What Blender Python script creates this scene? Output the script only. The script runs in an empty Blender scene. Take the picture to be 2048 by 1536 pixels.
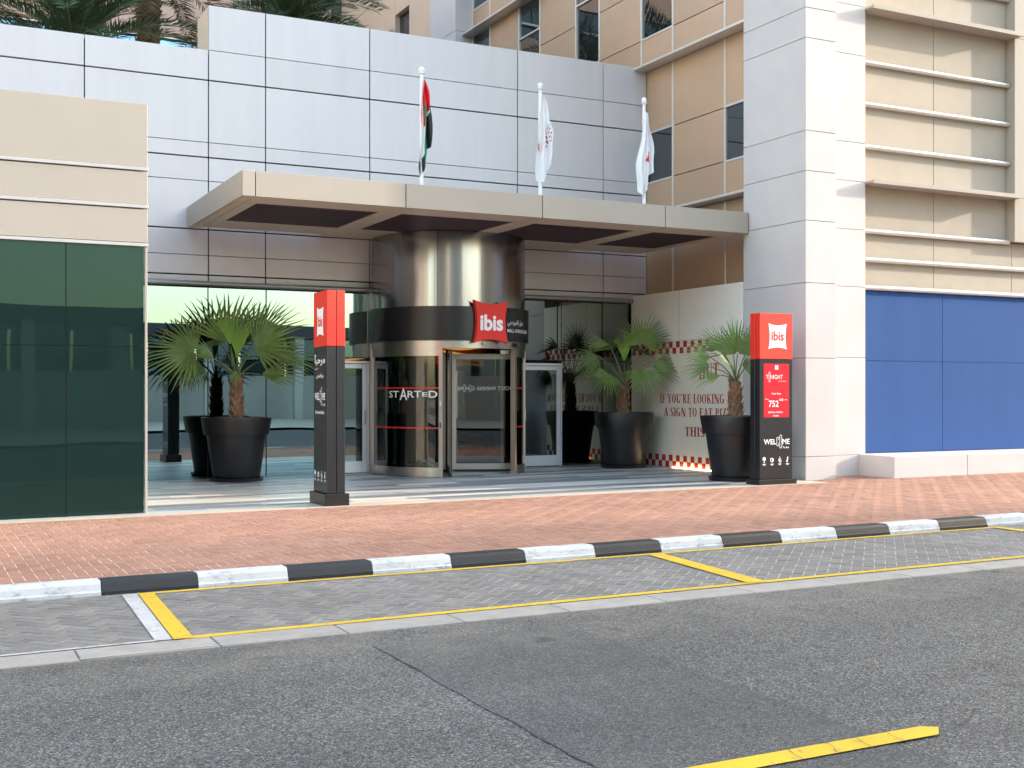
import bpy, bmesh, math, random
from mathutils import Vector, Matrix, noise as mnoise
random.seed(7)
sc = bpy.context.scene
R = math.radians

# ---------------------------------------------------------------- camera, sky, sun, exposure
YAW = math.atan2(1196, 2372)                  # view direction, clockwise from +Y (the facade runs along X)
cam = bpy.data.cameras.new('camera')
cam_o = bpy.data.objects.new('camera', cam); sc.collection.objects.link(cam_o)
cam.sensor_width = 36.0
cam.lens = 36.0 * 2372 / 2048
cam.shift_y = 17 / 2048
cam.clip_start = 0.1; cam.clip_end = 2000
cam_o.location = (0, 0, 1.65)
cam_o.rotation_euler = (math.pi / 2, 0, -YAW)
sc.camera = cam_o

SUN = Vector((4.5, -1.0, 1.33)).normalized()  # towards the sun: low, from the right along the street
SUN_EL = math.asin(SUN.z); SUN_AZ = math.atan2(SUN.x, SUN.y)
world = bpy.data.worlds.new('World'); sc.world = world; world.use_nodes = True
wn = world.node_tree
sky = wn.nodes.new('ShaderNodeTexSky'); sky.sky_type = 'NISHITA'; sky.sun_disc = False
sky.sun_elevation = SUN_EL; sky.sun_rotation = SUN_AZ
sky.air_density = 1.2; sky.dust_density = 2.3; sky.ozone_density = 0.35
wn.links.new(sky.outputs[0], wn.nodes['Background'].inputs[0])
wn.nodes['Background'].inputs[1].default_value = 0.15
sun = bpy.data.lights.new('sun', 'SUN'); sun.energy = 1.2; sun.angle = R(0.8); sun.color = (1.0, 0.91, 0.80)
sun_o = bpy.data.objects.new('sun', sun); sc.collection.objects.link(sun_o)
sun_o.rotation_euler = SUN.to_track_quat('Z', 'Y').to_euler(); sun_o.location = (60, -20, 40)
vs = sc.view_settings
vs.view_transform = 'Standard'; vs.look = 'None'; vs.gamma = 1.0; vs.use_curve_mapping = False
vs.exposure = 2.65
try:
    sc.cycles.use_denoising = True
    sc.cycles.max_bounces = 12; sc.cycles.diffuse_bounces = 8; sc.cycles.glossy_bounces = 6; sc.cycles.transparent_max_bounces = 12
    sc.cycles.caustics_reflective = False; sc.cycles.caustics_refractive = False
    sc.cycles.sample_clamp_indirect = 10
except Exception:
    pass

# ---------------------------------------------------------------- materials
MATS = {}
def nodes(m): return m.node_tree.nodes, m.node_tree.links
def ramp(nt, fac, stops, links):
    r = nt.new('ShaderNodeValToRGB')
    while len(r.color_ramp.elements) < len(stops): r.color_ramp.elements.new(0.5)
    for e, (p, c) in zip(r.color_ramp.elements, stops): e.position = p; e.color = (*c, 1)
    links.new(fac, r.inputs[0]); return r
def sc3(c, k): return tuple(min(1, x * k) for x in c)
def M(name, col, rough=0.5, metal=0.0, var=0.05, scale=3.0, bump=0.0, bscale=60.0, spec=0.5, streak=None, coat=0.0, rvar=0.0, each=0.0):
    """procedural principled material: two-scale noise on colour, fine bump; streak stretches the noise (x, y, z)"""
    if name in MATS: return MATS[name]
    m = bpy.data.materials.new(name); m.use_nodes = True; nt, ln = nodes(m)
    b = nt['Principled BSDF']
    b.inputs['Roughness'].default_value = rough; b.inputs['Metallic'].default_value = metal
    b.inputs['Specular IOR Level'].default_value = spec
    b.inputs['Coat Weight'].default_value = coat; b.inputs['Coat Roughness'].default_value = 0.08
    g = nt.new('ShaderNodeNewGeometry')
    mp = nt.new('ShaderNodeMapping'); ln.new(g.outputs['Position'], mp.inputs[0])
    if streak: mp.inputs['Scale'].default_value = streak
    n1 = nt.new('ShaderNodeTexNoise'); n1.inputs['Scale'].default_value = scale; n1.inputs['Detail'].default_value = 6
    n1.inputs['Roughness'].default_value = 0.65; ln.new(mp.outputs[0], n1.inputs['Vector'])
    rp = ramp(nt, n1.outputs['Fac'], [(0.3, sc3(col, 1 - var)), (0.7, sc3(col, 1 + var))], ln)
    out = rp.outputs[0]
    if each:
        oi = nt.new('ShaderNodeObjectInfo'); ad = nt.new('ShaderNodeMath'); ad.operation = 'ADD'
        ln.new(oi.outputs['Random'], ad.inputs[0]); ln.new(g.outputs['Random Per Island'], ad.inputs[1])
        fr = nt.new('ShaderNodeMath'); fr.operation = 'FRACT'; ln.new(ad.outputs[0], fr.inputs[0])
        mr = nt.new('ShaderNodeMapRange'); mr.inputs[3].default_value = 1 - each; mr.inputs[4].default_value = 1 + each
        ln.new(fr.outputs[0], mr.inputs[0])
        hs = nt.new('ShaderNodeHueSaturation'); ln.new(mr.outputs[0], hs.inputs['Value']); ln.new(out, hs.inputs['Color'])
        out = hs.outputs[0]
    ln.new(out, b.inputs['Base Color'])
    if rvar:
        mr2 = nt.new('ShaderNodeMapRange'); mr2.inputs[3].default_value = max(0.02, rough - rvar); mr2.inputs[4].default_value = rough + rvar
        ln.new(n1.outputs['Fac'], mr2.inputs[0]); ln.new(mr2.outputs[0], b.inputs['Roughness'])
    if bump:
        n2 = nt.new('ShaderNodeTexNoise'); n2.inputs['Scale'].default_value = bscale; n2.inputs['Detail'].default_value = 4
        ln.new(mp.outputs[0], n2.inputs['Vector'])
        bp = nt.new('ShaderNodeBump'); bp.inputs['Strength'].default_value = bump; bp.inputs['Distance'].default_value = 0.01
        ln.new(n2.outputs['Fac'], bp.inputs['Height']); ln.new(bp.outputs[0], b.inputs['Normal'])
    MATS[name] = m; return m
def G(name, refl, r0, trans, wob=0.0, rough=0.0):
    """coated window glass: tinted mirror reflection over tinted see-through"""
    m = bpy.data.materials.new(name); m.use_nodes = True; nt, ln = nodes(m)
    nt.remove(nt['Principled BSDF']); out = nt['Material Output']
    gl = nt.new('ShaderNodeBsdfGlossy'); gl.inputs['Color'].default_value = (*refl, 1); gl.inputs['Roughness'].default_value = rough
    tr = nt.new('ShaderNodeBsdfTransparent'); tr.inputs['Color'].default_value = (*trans, 1)
    fr = nt.new('ShaderNodeFresnel'); fr.inputs['IOR'].default_value = 1.5
    mr = nt.new('ShaderNodeMapRange'); mr.inputs[3].default_value = r0; mr.inputs[4].default_value = 1.0
    ln.new(fr.outputs[0], mr.inputs[0])
    mx = nt.new('ShaderNodeMixShader'); ln.new(mr.outputs[0], mx.inputs[0]); ln.new(tr.outputs[0], mx.inputs[1]); ln.new(gl.outputs[0], mx.inputs[2])
    ln.new(mx.outputs[0], out.inputs[0])
    if wob:
        g = nt.new('ShaderNodeNewGeometry'); n = nt.new('ShaderNodeTexNoise'); n.inputs['Scale'].default_value = 0.7; n.inputs['Detail'].default_value = 1
        ln.new(g.outputs['Position'], n.inputs['Vector'])
        bp = nt.new('ShaderNodeBump'); bp.inputs['Strength'].default_value = wob; bp.inputs['Distance'].default_value = 0.1
        ln.new(n.outputs['Fac'], bp.inputs['Height']); ln.new(bp.outputs[0], gl.inputs['Normal']); ln.new(bp.outputs[0], fr.inputs['Normal'])
    MATS[name] = m; return m
def worn(name, paint, under, amount, scale, streak, rough):
    """paint chipped and rubbed away in irregular patches, grime in between"""
    m = bpy.data.materials.new(name); m.use_nodes = True; nt, ln = nodes(m); b = nt['Principled BSDF']; b.inputs['Roughness'].default_value = rough
    g = nt.new('ShaderNodeNewGeometry'); mp = nt.new('ShaderNodeMapping'); mp.inputs['Scale'].default_value = streak; ln.new(g.outputs['Position'], mp.inputs[0])
    n1 = nt.new('ShaderNodeTexNoise'); n1.inputs['Scale'].default_value = scale; n1.inputs['Detail'].default_value = 10; n1.inputs['Roughness'].default_value = 0.75; ln.new(mp.outputs[0], n1.inputs['Vector'])
    n2 = nt.new('ShaderNodeTexNoise'); n2.inputs['Scale'].default_value = 1.7; n2.inputs['Detail'].default_value = 5; ln.new(g.outputs['Position'], n2.inputs['Vector'])
    r2 = ramp(nt, n2.outputs['Fac'], [(0.3, sc3(paint, 0.80)), (0.65, paint)], ln)
    mk = nt.new('ShaderNodeMapRange'); mk.inputs[1].default_value = amount - 0.07; mk.inputs[2].default_value = amount + 0.05; mk.inputs[3].default_value = 0.75; mk.inputs[4].default_value = 0.0; ln.new(n1.outputs['Fac'], mk.inputs[0])
    mx = nt.new('ShaderNodeMix'); mx.data_type = 'RGBA'; ln.new(mk.outputs[0], mx.inputs[0]); ln.new(r2.outputs[0], mx.inputs[6]); mx.inputs[7].default_value = (*under, 1)
    ln.new(mx.outputs[2], b.inputs['Base Color'])
    n3 = nt.new('ShaderNodeTexNoise'); n3.inputs['Scale'].default_value = 55; n3.inputs['Detail'].default_value = 4; ln.new(g.outputs['Position'], n3.inputs['Vector'])
    bp = nt.new('ShaderNodeBump'); bp.inputs['Strength'].default_value = 0.5; bp.inputs['Distance'].default_value = 0.006; ln.new(n3.outputs['Fac'], bp.inputs['Height']); ln.new(bp.outputs[0], b.inputs['Normal'])
    MATS[name] = m; return m
def OG(name, base, refl, r0, wob=0.02):
    """opaque back-painted glass"""
    m = G(name, refl, r0, (0, 0, 0), wob); nt, ln = nodes(m)
    tr = [n for n in nt if n.type == 'BSDF_TRANSPARENT'][0]; mx = [n for n in nt if n.type == 'MIX_SHADER'][0]
    df = nt.new('ShaderNodeBsdfDiffuse'); df.inputs['Color'].default_value = (*base, 1)
    ln.new(df.outputs[0], mx.inputs[1]); nt.remove(tr); return m
def EM(name, col, s):
    m = bpy.data.materials.new(name); m.use_nodes = True; nt, ln = nodes(m)
    b = nt['Principled BSDF']; b.inputs['Base Color'].default_value = (*col, 1)
    b.inputs['Emission Color'].default_value = (*col, 1); b.inputs['Emission Strength'].default_value = s; MATS[name] = m; return m

m_panel = M('white_panel', (0.60, 0.572, 0.585), 0.40, 0.10, 0.035, 1.3, 0.05, 1.2, each=0.03, streak=(2.6, 2.6, 0.25))
m_joint = M('dark_joint', (0.02, 0.02, 0.024), 0.8)
m_beige = M('beige_panel', (0.66, 0.57, 0.46), 0.6, 0.0, 0.03, 0.8, 0.03, 25, each=0.02, spec=0.2)
m_cream = M('cream_panel', (0.385, 0.35, 0.305), 0.7, 0.0, 0.03, 0.8, 0.02, 30, spec=0.15)
m_canopy = M('champagne_aluminium', (0.40, 0.355, 0.30), 0.5, 0.1, 0.03, 0.8, 0.02, 12, each=0.02, spec=0.25)
m_soffit = M('soffit_aluminium', (0.58, 0.49, 0.385), 0.45, 0.1, 0.04, 1.0, each=0.03)
m_slat = M('purple_brown_slat', (0.045, 0.020, 0.032), 0.55, 0, 0.5, 2.0, streak=(0.5, 6, 1), each=0.35)
m_black_void = M('black_void', (0.006, 0.006, 0.008), 0.8)
m_gold = M('bronze_panel', (0.47, 0.31, 0.20), 0.4, 0.1, 0.05, 0.7, 0.02, 20, each=0.05)
m_alu = M('aluminium_frame', (0.66, 0.62, 0.58), 0.35, 0.5, 0.04, 3)
m_alu_white = M('white_aluminium', (0.72, 0.72, 0.74), 0.4, 0.3, 0.04, 3)
m_trim = M('trim_aluminium', (0.46, 0.455, 0.45), 0.6, 0.0, 0.05, 3, spec=0.2)
m_alu_dark = M('grey_aluminium', (0.30, 0.29, 0.28), 0.35, 0.6, 0.05, 3)
m_white_stone = M('white_stone', (0.55, 0.522, 0.512), 0.75, 0, 0.045, 1.2, 0.06, 40, each=0.015, spec=0.15)
m_stone_joint = M('pinkish_joint', (0.45, 0.34, 0.28), 0.9)
m_beige_wall = M('sand_panel', (0.43, 0.37, 0.30), 0.75, 0.0, 0.05, 1.5, 0.05, 30, each=0.02, spec=0.15)
m_tube = M('tube_aluminium', (0.66, 0.64, 0.61), 0.3, 0.55, 0.04, 4)
m_blue = M('blue_hoarding', (0.042, 0.095, 0.255), 0.8, 0, 0.05, 1.2, 0.02, 20, each=0.02, spec=0.06, streak=(2, 2, 0.3))
m_pink = M('pink_stone', (0.52, 0.38, 0.31), 0.8, 0, 0.1, 25, 0.1, 60)
m_tan = M('tan_cladding', (0.55, 0.43, 0.33), 0.6, 0, 0.04, 1.5)
m_steel = M('brushed_steel', (0.35, 0.345, 0.355), 0.18, 1.0, 0.10, 2.6, 0.42, 1.7, streak=(2.6, 2.6, 0.05), rvar=0.07)
m_steel2 = M('satin_steel', (0.48, 0.45, 0.415), 0.28, 1.0, 0.05, 6, streak=(1, 1, 8))
m_blackband = M('black_band', (0.010, 0.010, 0.012), 0.28, 0, 0.1, 4)
m_red = M('sign_red', (0.72, 0.022, 0.018), 0.4, 0, 0.03, 2, coat=0.2)
m_red2 = M('orange_red', (0.72, 0.03, 0.015), 0.4, 0, 0.03, 2, coat=0.2)
m_totem = M('totem_black', (0.022, 0.022, 0.026), 0.3, 0.2, 0.1, 3, coat=0.15)
m_totem_base = M('totem_base', (0.030, 0.027, 0.026), 0.32, 0.4, 0.1, 3)
m_white = M('white_print', (0.82, 0.82, 0.82), 0.5, 0, 0.01)
m_pole = M('white_pole', (0.80, 0.80, 0.78), 0.4, 0, 0.03, 5)
m_pot = M('black_pot', (0.008, 0.008, 0.010), 0.38, 0, 0.5, 2.5, 0.03, 20, rvar=0.12)
m_soil = M('soil', (0.05, 0.035, 0.025), 0.95, 0, 0.3, 30, 0.5, 60)
m_pebble = M('dark_pebble', (0.05, 0.05, 0.055), 0.4, 0, 0.3, 30, each=0.5)
m_trunk = M('palm_trunk', (0.25, 0.145, 0.08), 0.9, 0, 0.4, 14, 0.6, 50, each=0.25)
m_fan = M('fan_leaf', (0.135, 0.20, 0.050), 0.5, 0, 0.25, 6, 0.03, 40, spec=0.35, each=0.16)
m_fan_young = M('fan_leaf_young', (0.18, 0.31, 0.05), 0.5, 0, 0.2, 6, spec=0.35)
m_petiole = M('petiole', (0.13, 0.17, 0.06), 0.5, 0, 0.2, 10)
m_date = M('date_leaf', (0.06, 0.105, 0.048), 0.55, 0, 0.3, 4, spec=0.3, each=0.3)
m_date_old = M('date_leaf_dry', (0.16, 0.11, 0.06), 0.7, 0, 0.3, 4, each=0.3)
m_dtrunk = M('date_trunk', (0.19, 0.115, 0.065), 0.9, 0, 0.4, 12, 0.6, 40, each=0.3)
m_concrete = M('gutter_concrete', (0.31, 0.285, 0.255), 0.85, 0, 0.14, 5, 0.25, 90, each=0.05)
m_kerb_w = worn('kerb_white', (0.60, 0.61, 0.62), (0.20, 0.20, 0.21), 0.42, 8, (1, 1, 2.2), 0.75)
m_kerb_b = worn('kerb_black', (0.016, 0.018, 0.021), (0.07, 0.07, 0.07), 0.34, 7, (1, 1, 2.2), 0.55)
m_brick = M('red_paver', (0.345, 0.188, 0.132), 0.85, 0, 0.15, 0.8, 0.25, 140, each=0.11, spec=0.25)
m_sand_joint = M('sand_joint', (0.62, 0.48, 0.40), 0.95, 0, 0.3, 3)
m_paver = M('grey_paver', (0.175, 0.163, 0.150), 0.85, 0, 0.22, 1.1, 0.25, 140, each=0.15)
m_grey_joint = M('pale_joint', (0.40, 0.385, 0.36), 0.95, 0, 0.3, 3)
m_yellow = worn('yellow_paint', (0.68, 0.43, 0.016), (0.17, 0.15, 0.12), 0.40, 16, (1, 1, 1), 0.7)
m_whiteline = worn('white_paint', (0.50, 0.49, 0.47), (0.17, 0.16, 0.15), 0.42, 12, (1, 1, 1), 0.7)
m_crack = M('tar_seam', (0.03, 0.03, 0.03), 0.9)
m_ground = M('sandy_ground', (0.30, 0.25, 0.19), 0.95, 0, 0.15, 0.3)
m_floor_tones = [M('slab_%d' % i, c, 0.42, 0, 0.10, 2.5, 0.05, 60, streak=(0.6, 3, 3), each=0.10) for i, c in enumerate(
    [(0.52, 0.50, 0.48), (0.22, 0.23, 0.245), (0.66, 0.64, 0.58), (0.64, 0.575, 0.46), (0.41, 0.445, 0.43), (0.70, 0.625, 0.50)])]
m_edge = M('edge_granite', (0.50, 0.43, 0.34), 0.6, 0, 0.07, 12, 0.05, 80, each=0.05)
m_mural = M('mural_cream', (0.80, 0.73, 0.61), 0.6, 0, 0.02, 2)
m_mural_red = M('mural_red', (0.40, 0.018, 0.018), 0.6, 0, 0.03, 4)
m_mural_white = M('mural_white', (0.84, 0.80, 0.73), 0.6, 0, 0.02, 4)
m_rubber = M('black_rubber', (0.012, 0.012, 0.012), 0.6)
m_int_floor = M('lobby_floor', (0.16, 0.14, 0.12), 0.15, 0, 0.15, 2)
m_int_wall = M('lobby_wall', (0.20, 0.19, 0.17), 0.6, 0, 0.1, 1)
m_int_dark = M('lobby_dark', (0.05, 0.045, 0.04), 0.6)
m_wood = M('amber_wood', (0.40, 0.20, 0.07), 0.4, 0, 0.3, 4, streak=(1, 1, 6))
m_redchair = M('red_fabric', (0.28, 0.02, 0.02), 0.8)
m_flag_red = M('flag_red', (0.70, 0.015, 0.02), 0.75); m_flag_green = M('flag_green', (0.0, 0.22, 0.09), 0.75)
m_flag_white = M('flag_white', (0.80, 0.79, 0.80), 0.75); m_flag_black = M('flag_black', (0.02, 0.02, 0.025), 0.75)
m_flag_purple = M('flag_purple', (0.28, 0.03, 0.10), 0.75)
m_opp = M('opposite_render', (0.55, 0.52, 0.47), 0.8, 0, 0.06, 0.4)
m_opp2 = M('opposite_stone', (0.42, 0.35, 0.28), 0.8, 0, 0.08, 0.3)
m_opp_dark = M('opposite_fascia', (0.06, 0.065, 0.07), 0.5)
m_glass_l = G('teal_glass', (0.48, 0.71, 0.78), 0.42, (0.10, 0.16, 0.16), 0.012)
m_glass_r = G('grey_glass', (0.72, 0.78, 0.70), 0.26, (0.24, 0.27, 0.25), 0.01)
m_glass_door = G('clear_door_glass', (0.85, 0.88, 0.86), 0.06, (0.40, 0.42, 0.41), 0.0)
m_glass_sdoor = G('side_door_glass', (0.62, 0.80, 0.80), 0.22, (0.22, 0.28, 0.28), 0.008)
m_green_glass = OG('green_spandrel_glass', (0.010, 0.024, 0.021), (0.22, 0.38, 0.35), 0.03, 0.03)
m_win_dark = OG('dark_window_glass', (0.012, 0.014, 0.015), (0.80, 0.86, 0.88), 0.10, 0.03)
m_win_blue = OG('blue_window_glass', (0.02, 0.045, 0.08), (0.45, 0.70, 0.95), 0.45, 0.02)
m_opp_glass = OG('opposite_glass', (0.02, 0.05, 0.06), (0.55, 0.78, 0.85), 0.5, 0.02)
m_wave = EM('amber_wave_light', (0.9, 0.42, 0.10), 0.10)
m_led = EM('warm_led', (1.0, 0.78, 0.42), 5.0)
m_screen = M('screen_red', (0.75, 0.02, 0.035), 0.25, 0, 0.01)

def asphalt(name, base, cell, contrast, seed=0.0):
    m = bpy.data.materials.new(name); m.use_nodes = True; nt, ln = nodes(m); b = nt['Principled BSDF']
    b.inputs['Roughness'].default_value = 0.85; b.inputs['Specular IOR Level'].default_value = 0.3
    g = nt.new('ShaderNodeNewGeometry')
    v = nt.new('ShaderNodeTexVoronoi'); v.inputs['Scale'].default_value = cell; ln.new(g.outputs['Position'], v.inputs['Vector'])
    sp = nt.new('ShaderNodeSeparateColor'); ln.new(v.outputs['Color'], sp.inputs[0])
    r1 = ramp(nt, sp.outputs[0], [(0.0, sc3(base, 1 - contrast)), (0.45, sc3(base, 0.9)), (0.8, sc3(base, 1.1)), (1.0, sc3(base, 1 + contrast * 1.9))], ln)
    n = nt.new('ShaderNodeTexNoise'); n.inputs['Scale'].default_value = 0.55; n.inputs['Detail'].default_value = 5; ln.new(g.outputs['Position'], n.inputs['Vector'])
    r2 = ramp(nt, n.outputs['Fac'], [(0.3, (0.80, 0.80, 0.80)), (0.7, (1.0, 1.0, 1.0))], ln)
    n3 = nt.new('ShaderNodeTexNoise'); n3.inputs['Scale'].default_value = 26; n3.inputs['Detail'].default_value = 4; ln.new(g.outputs['Position'], n3.inputs['Vector'])
    r3 = ramp(nt, n3.outputs['Fac'], [(0.3, (0.78, 0.78, 0.79)), (0.7, (1.0, 0.99, 0.97))], ln)
    mx = nt.new('ShaderNodeMix'); mx.data_type = 'RGBA'; mx.blend_type = 'MULTIPLY'; mx.inputs[0].default_value = 1
    ln.new(r1.outputs[0], mx.inputs[6]); ln.new(r2.outputs[0], mx.inputs[7])
    mx2 = nt.new('ShaderNodeMix'); mx2.data_type = 'RGBA'; mx2.blend_type = 'MULTIPLY'; mx2.inputs[0].default_value = 1
    ln.new(mx.outputs[2], mx2.inputs[6]); ln.new(r3.outputs[0], mx2.inputs[7])
    # sandy dust that gathers along the gutter (a stain with its own shape)
    sx = nt.new('ShaderNodeSeparateXYZ'); ln.new(g.outputs['Position'], sx.inputs[0])
    mr = nt.new('ShaderNodeMapRange'); mr.inputs[1].default_value = 6.2; mr.inputs[2].default_value = 7.7; ln.new(sx.outputs[1], mr.inputs[0])
    ml = nt.new('ShaderNodeMath'); ml.operation = 'MULTIPLY'; ln.new(mr.outputs[0], ml.inputs[0])
    n4 = nt.new('ShaderNodeTexNoise'); n4.inputs['Scale'].default_value = 2.5; n4.inputs['Detail'].default_value = 6; ln.new(g.outputs['Position'], n4.inputs['Vector'])
    r4 = nt.new('ShaderNodeMapRange'); r4.inputs[1].default_value = 0.35; r4.inputs[2].default_value = 0.75; r4.inputs[4].default_value = 0.55; ln.new(n4.outputs['Fac'], r4.inputs[0])
    ln.new(r4.outputs[0], ml.inputs[1])
    mx3 = nt.new('ShaderNodeMix'); mx3.data_type = 'RGBA'; ln.new(ml.outputs[0], mx3.inputs[0]); ln.new(mx2.outputs[2], mx3.inputs[6]); mx3.inputs[7].default_value = (0.26, 0.23, 0.19, 1)
    mpt = nt.new('ShaderNodeMapping'); mpt.inputs['Scale'].default_value = (0.07, 1.0, 1.0); ln.new(g.outputs['Position'], mpt.inputs[0])
    n5 = nt.new('ShaderNodeTexNoise'); n5.inputs['Scale'].default_value = 1.1; n5.inputs['Detail'].default_value = 4; ln.new(mpt.outputs[0], n5.inputs['Vector'])
    r5 = ramp(nt, n5.outputs['Fac'], [(0.35, (0.80, 0.80, 0.81)), (0.62, (1.0, 1.0, 0.985))], ln)
    n6 = nt.new('ShaderNodeTexNoise'); n6.inputs['Scale'].default_value = 3.4; n6.inputs['Detail'].default_value = 3; ln.new(g.outputs['Position'], n6.inputs['Vector'])
    r6 = ramp(nt, n6.outputs['Fac'], [(0.25, (0.62, 0.62, 0.63)), (0.34, (1, 1, 1)), (0.72, (1, 1, 1)), (0.80, (1.14, 1.12, 1.08))], ln)
    last = mx3.outputs[2]
    for rr_ in (r5, r6):
        mm_ = nt.new('ShaderNodeMix'); mm_.data_type = 'RGBA'; mm_.blend_type = 'MULTIPLY'; mm_.inputs[0].default_value = 1
        ln.new(last, mm_.inputs[6]); ln.new(rr_.outputs[0], mm_.inputs[7]); last = mm_.outputs[2]
    ln.new(last, b.inputs['Base Color'])
    bp = nt.new('ShaderNodeBump'); bp.inputs['Strength'].default_value = 0.55; bp.inputs['Distance'].default_value = 0.006
    ln.new(v.outputs['Distance'], bp.inputs['Height']); bp.invert = True; ln.new(bp.outputs[0], b.inputs['Normal'])
    MATS[name] = m; return m
m_asphalt = asphalt('asphalt', (0.150, 0.146, 0.139), 125, 0.85)
m_asphalt2 = asphalt('asphalt_patch', (0.124, 0.122, 0.119), 145, 0.65)

def checker(name, a, b_, size):
    m = bpy.data.materials.new(name); m.use_nodes = True; nt, ln = nodes(m); b = nt['Principled BSDF']; b.inputs['Roughness'].default_value = 0.6
    tc = nt.new('ShaderNodeTexCoord'); mp = nt.new('ShaderNodeMapping'); mp.inputs['Location'].default_value = (0.31 * size, 0, 0)
    ck = nt.new('ShaderNodeTexChecker'); ck.inputs['Scale'].default_value = 1 / size
    ck.inputs['Color1'].default_value = (*a, 1); ck.inputs['Color2'].default_value = (*b_, 1)
    ln.new(tc.outputs['Object'], mp.inputs[0]); ln.new(mp.outputs[0], ck.inputs['Vector']); ln.new(ck.outputs[0], b.inputs['Base Color'])
    MATS[name] = m; return m

# ---------------------------------------------------------------- builders
COL = sc.collection
def wofs(p):
    v = Vector((0, 0, 0))
    while p is not None: v += p.location; p = p.parent
    return v
def tag(o, label=None, cat=None, group=None, kind=None):
    if label: o['label'] = label
    if cat: o['category'] = cat
    if group: o['group'] = group
    if kind: o['kind'] = kind
    return o
def thing(name, loc, label=None, cat=None, group=None, kind=None):
    o = bpy.data.objects.new(name, None); o.location = loc; o.empty_display_size = 0.2; COL.objects.link(o)
    return tag(o, label, cat, group, kind)
class MB:
    """collects faces in world coordinates and builds ONE mesh object"""
    def __init__(s): s.v = []; s.f = []; s.mi = []
    def face(s, pts, mi=0):
        n = len(s.v); s.v += [tuple(p) for p in pts]; s.f.append(tuple(range(n, n + len(pts)))); s.mi.append(mi)
    def mesh(s, vs, fs, mi=0):
        n = len(s.v); s.v += [tuple(p) for p in vs]
        for f in fs: s.f.append(tuple(i + n for i in f)); s.mi.append(mi)
    def box(s, x0, x1, y0, y1, z0, z1, mi=0):
        s.mesh([(x0, y0, z0), (x1, y0, z0), (x1, y1, z0), (x0, y1, z0), (x0, y0, z1), (x1, y0, z1), (x1, y1, z1), (x0, y1, z1)],
               [(0, 3, 2, 1), (4, 5, 6, 7), (0, 1, 5, 4), (1, 2, 6, 5), (2, 3, 7, 6), (3, 0, 4, 7)], mi); return s
    def cbox(s, x0, x1, y0, y1, z0, z1, c=0.01, mi=0):
        """box with chamfered edges"""
        vs = []; fs = []
        X = (x0, x1); Y = (y0, y1); Z = (z0, z1)
        idx = {}
        for i in (0, 1):
            for j in (0, 1):
                for k in (0, 1):
                    sx, sy, sz = (1, -1)[i], (1, -1)[j], (1, -1)[k]
                    for a in range(3):
                        p = [X[i] + sx * c, Y[j] + sy * c, Z[k] + sz * c]; p[a] = (X[i], Y[j], Z[k])[a]
                        idx[i, j, k, a] = len(vs); vs.append(tuple(p))
        for i in (0, 1):
            q = [idx[i, 0, 0, 0], idx[i, 1, 0, 0], idx[i, 1, 1, 0], idx[i, 0, 1, 0]]; fs.append(q if i else q[::-1])
            q = [idx[0, i, 0, 1], idx[0, i, 1, 1], idx[1, i, 1, 1], idx[1, i, 0, 1]]; fs.append(q if i else q[::-1])
            q = [idx[0, 0, i, 2], idx[1, 0, i, 2], idx[1, 1, i, 2], idx[0, 1, i, 2]]; fs.append(q if i else q[::-1])
        for i in (0, 1):
            for j in (0, 1):
                fs.append([idx[i, j, 0, 0], idx[i, j, 1, 0], idx[i, j, 1, 1], idx[i, j, 0, 1]])
                fs.append([idx[i, 0, j, 0], idx[i, 1, j, 0], idx[i, 1, j, 2], idx[i, 0, j, 2]])
                fs.append([idx[0, i, j, 1], idx[1, i, j, 1], idx[1, i, j, 2], idx[0, i, j, 2]])
                for k in (0, 1): fs.append([idx[i, j, k, 0], idx[i, j, k, 1], idx[i, j, k, 2]])
        s.mesh(vs, fs, mi); return s
    def tube(s, pts, rad, n=8, mi=0, cap=True):
        pts = [Vector(p) for p in pts]; rad = rad if isinstance(rad, (list, tuple)) else [rad] * len(pts)
        b = len(s.v); up = Vector((0.13, 0.27, 0.95))
        for i, p in enumerate(pts):
            d = (pts[min(i + 1, len(pts) - 1)] - pts[max(i - 1, 0)]).normalized()
            a = d.cross(up)
            if a.length < 1e-3: a = d.cross(Vector((1, 0, 0)))
            a.normalize(); c = d.cross(a)
            for k in range(n):
                t = 2 * math.pi * k / n; s.v.append(tuple(p + (a * math.cos(t) + c * math.sin(t)) * rad[i]))
        for i in range(len(pts) - 1):
            for k in range(n):
                s.f.append((b + i * n + k, b + i * n + (k + 1) % n, b + (i + 1) * n + (k + 1) % n, b + (i + 1) * n + k)); s.mi.append(mi)
        if cap:
            s.f.append(tuple(b + k for k in range(n))[::-1]); s.mi.append(mi)
            e = b + (len(pts) - 1) * n; s.f.append(tuple(e + k for k in range(n))); s.mi.append(mi)
        return s
    def lathe(s, cx, cy, prof, n=40, a0=0.0, a1=2 * math.pi, mi=0):
        full = abs(a1 - a0 - 2 * math.pi) < 1e-6; m = n if full else n + 1; b = len(s.v)
        for (r, z) in prof:
            for k in range(m):
                t = a0 + (a1 - a0) * k / n; s.v.append((cx + r * math.cos(t), cy + r * math.sin(t), z))
        for i in range(len(prof) - 1):
            for k in range(n):
                k2 = (k + 1) % m if full else k + 1
                s.f.append((b + i * m + k, b + i * m + k2, b + (i + 1) * m + k2, b + (i + 1) * m + k)); s.mi.append(mi)
        return s
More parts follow.
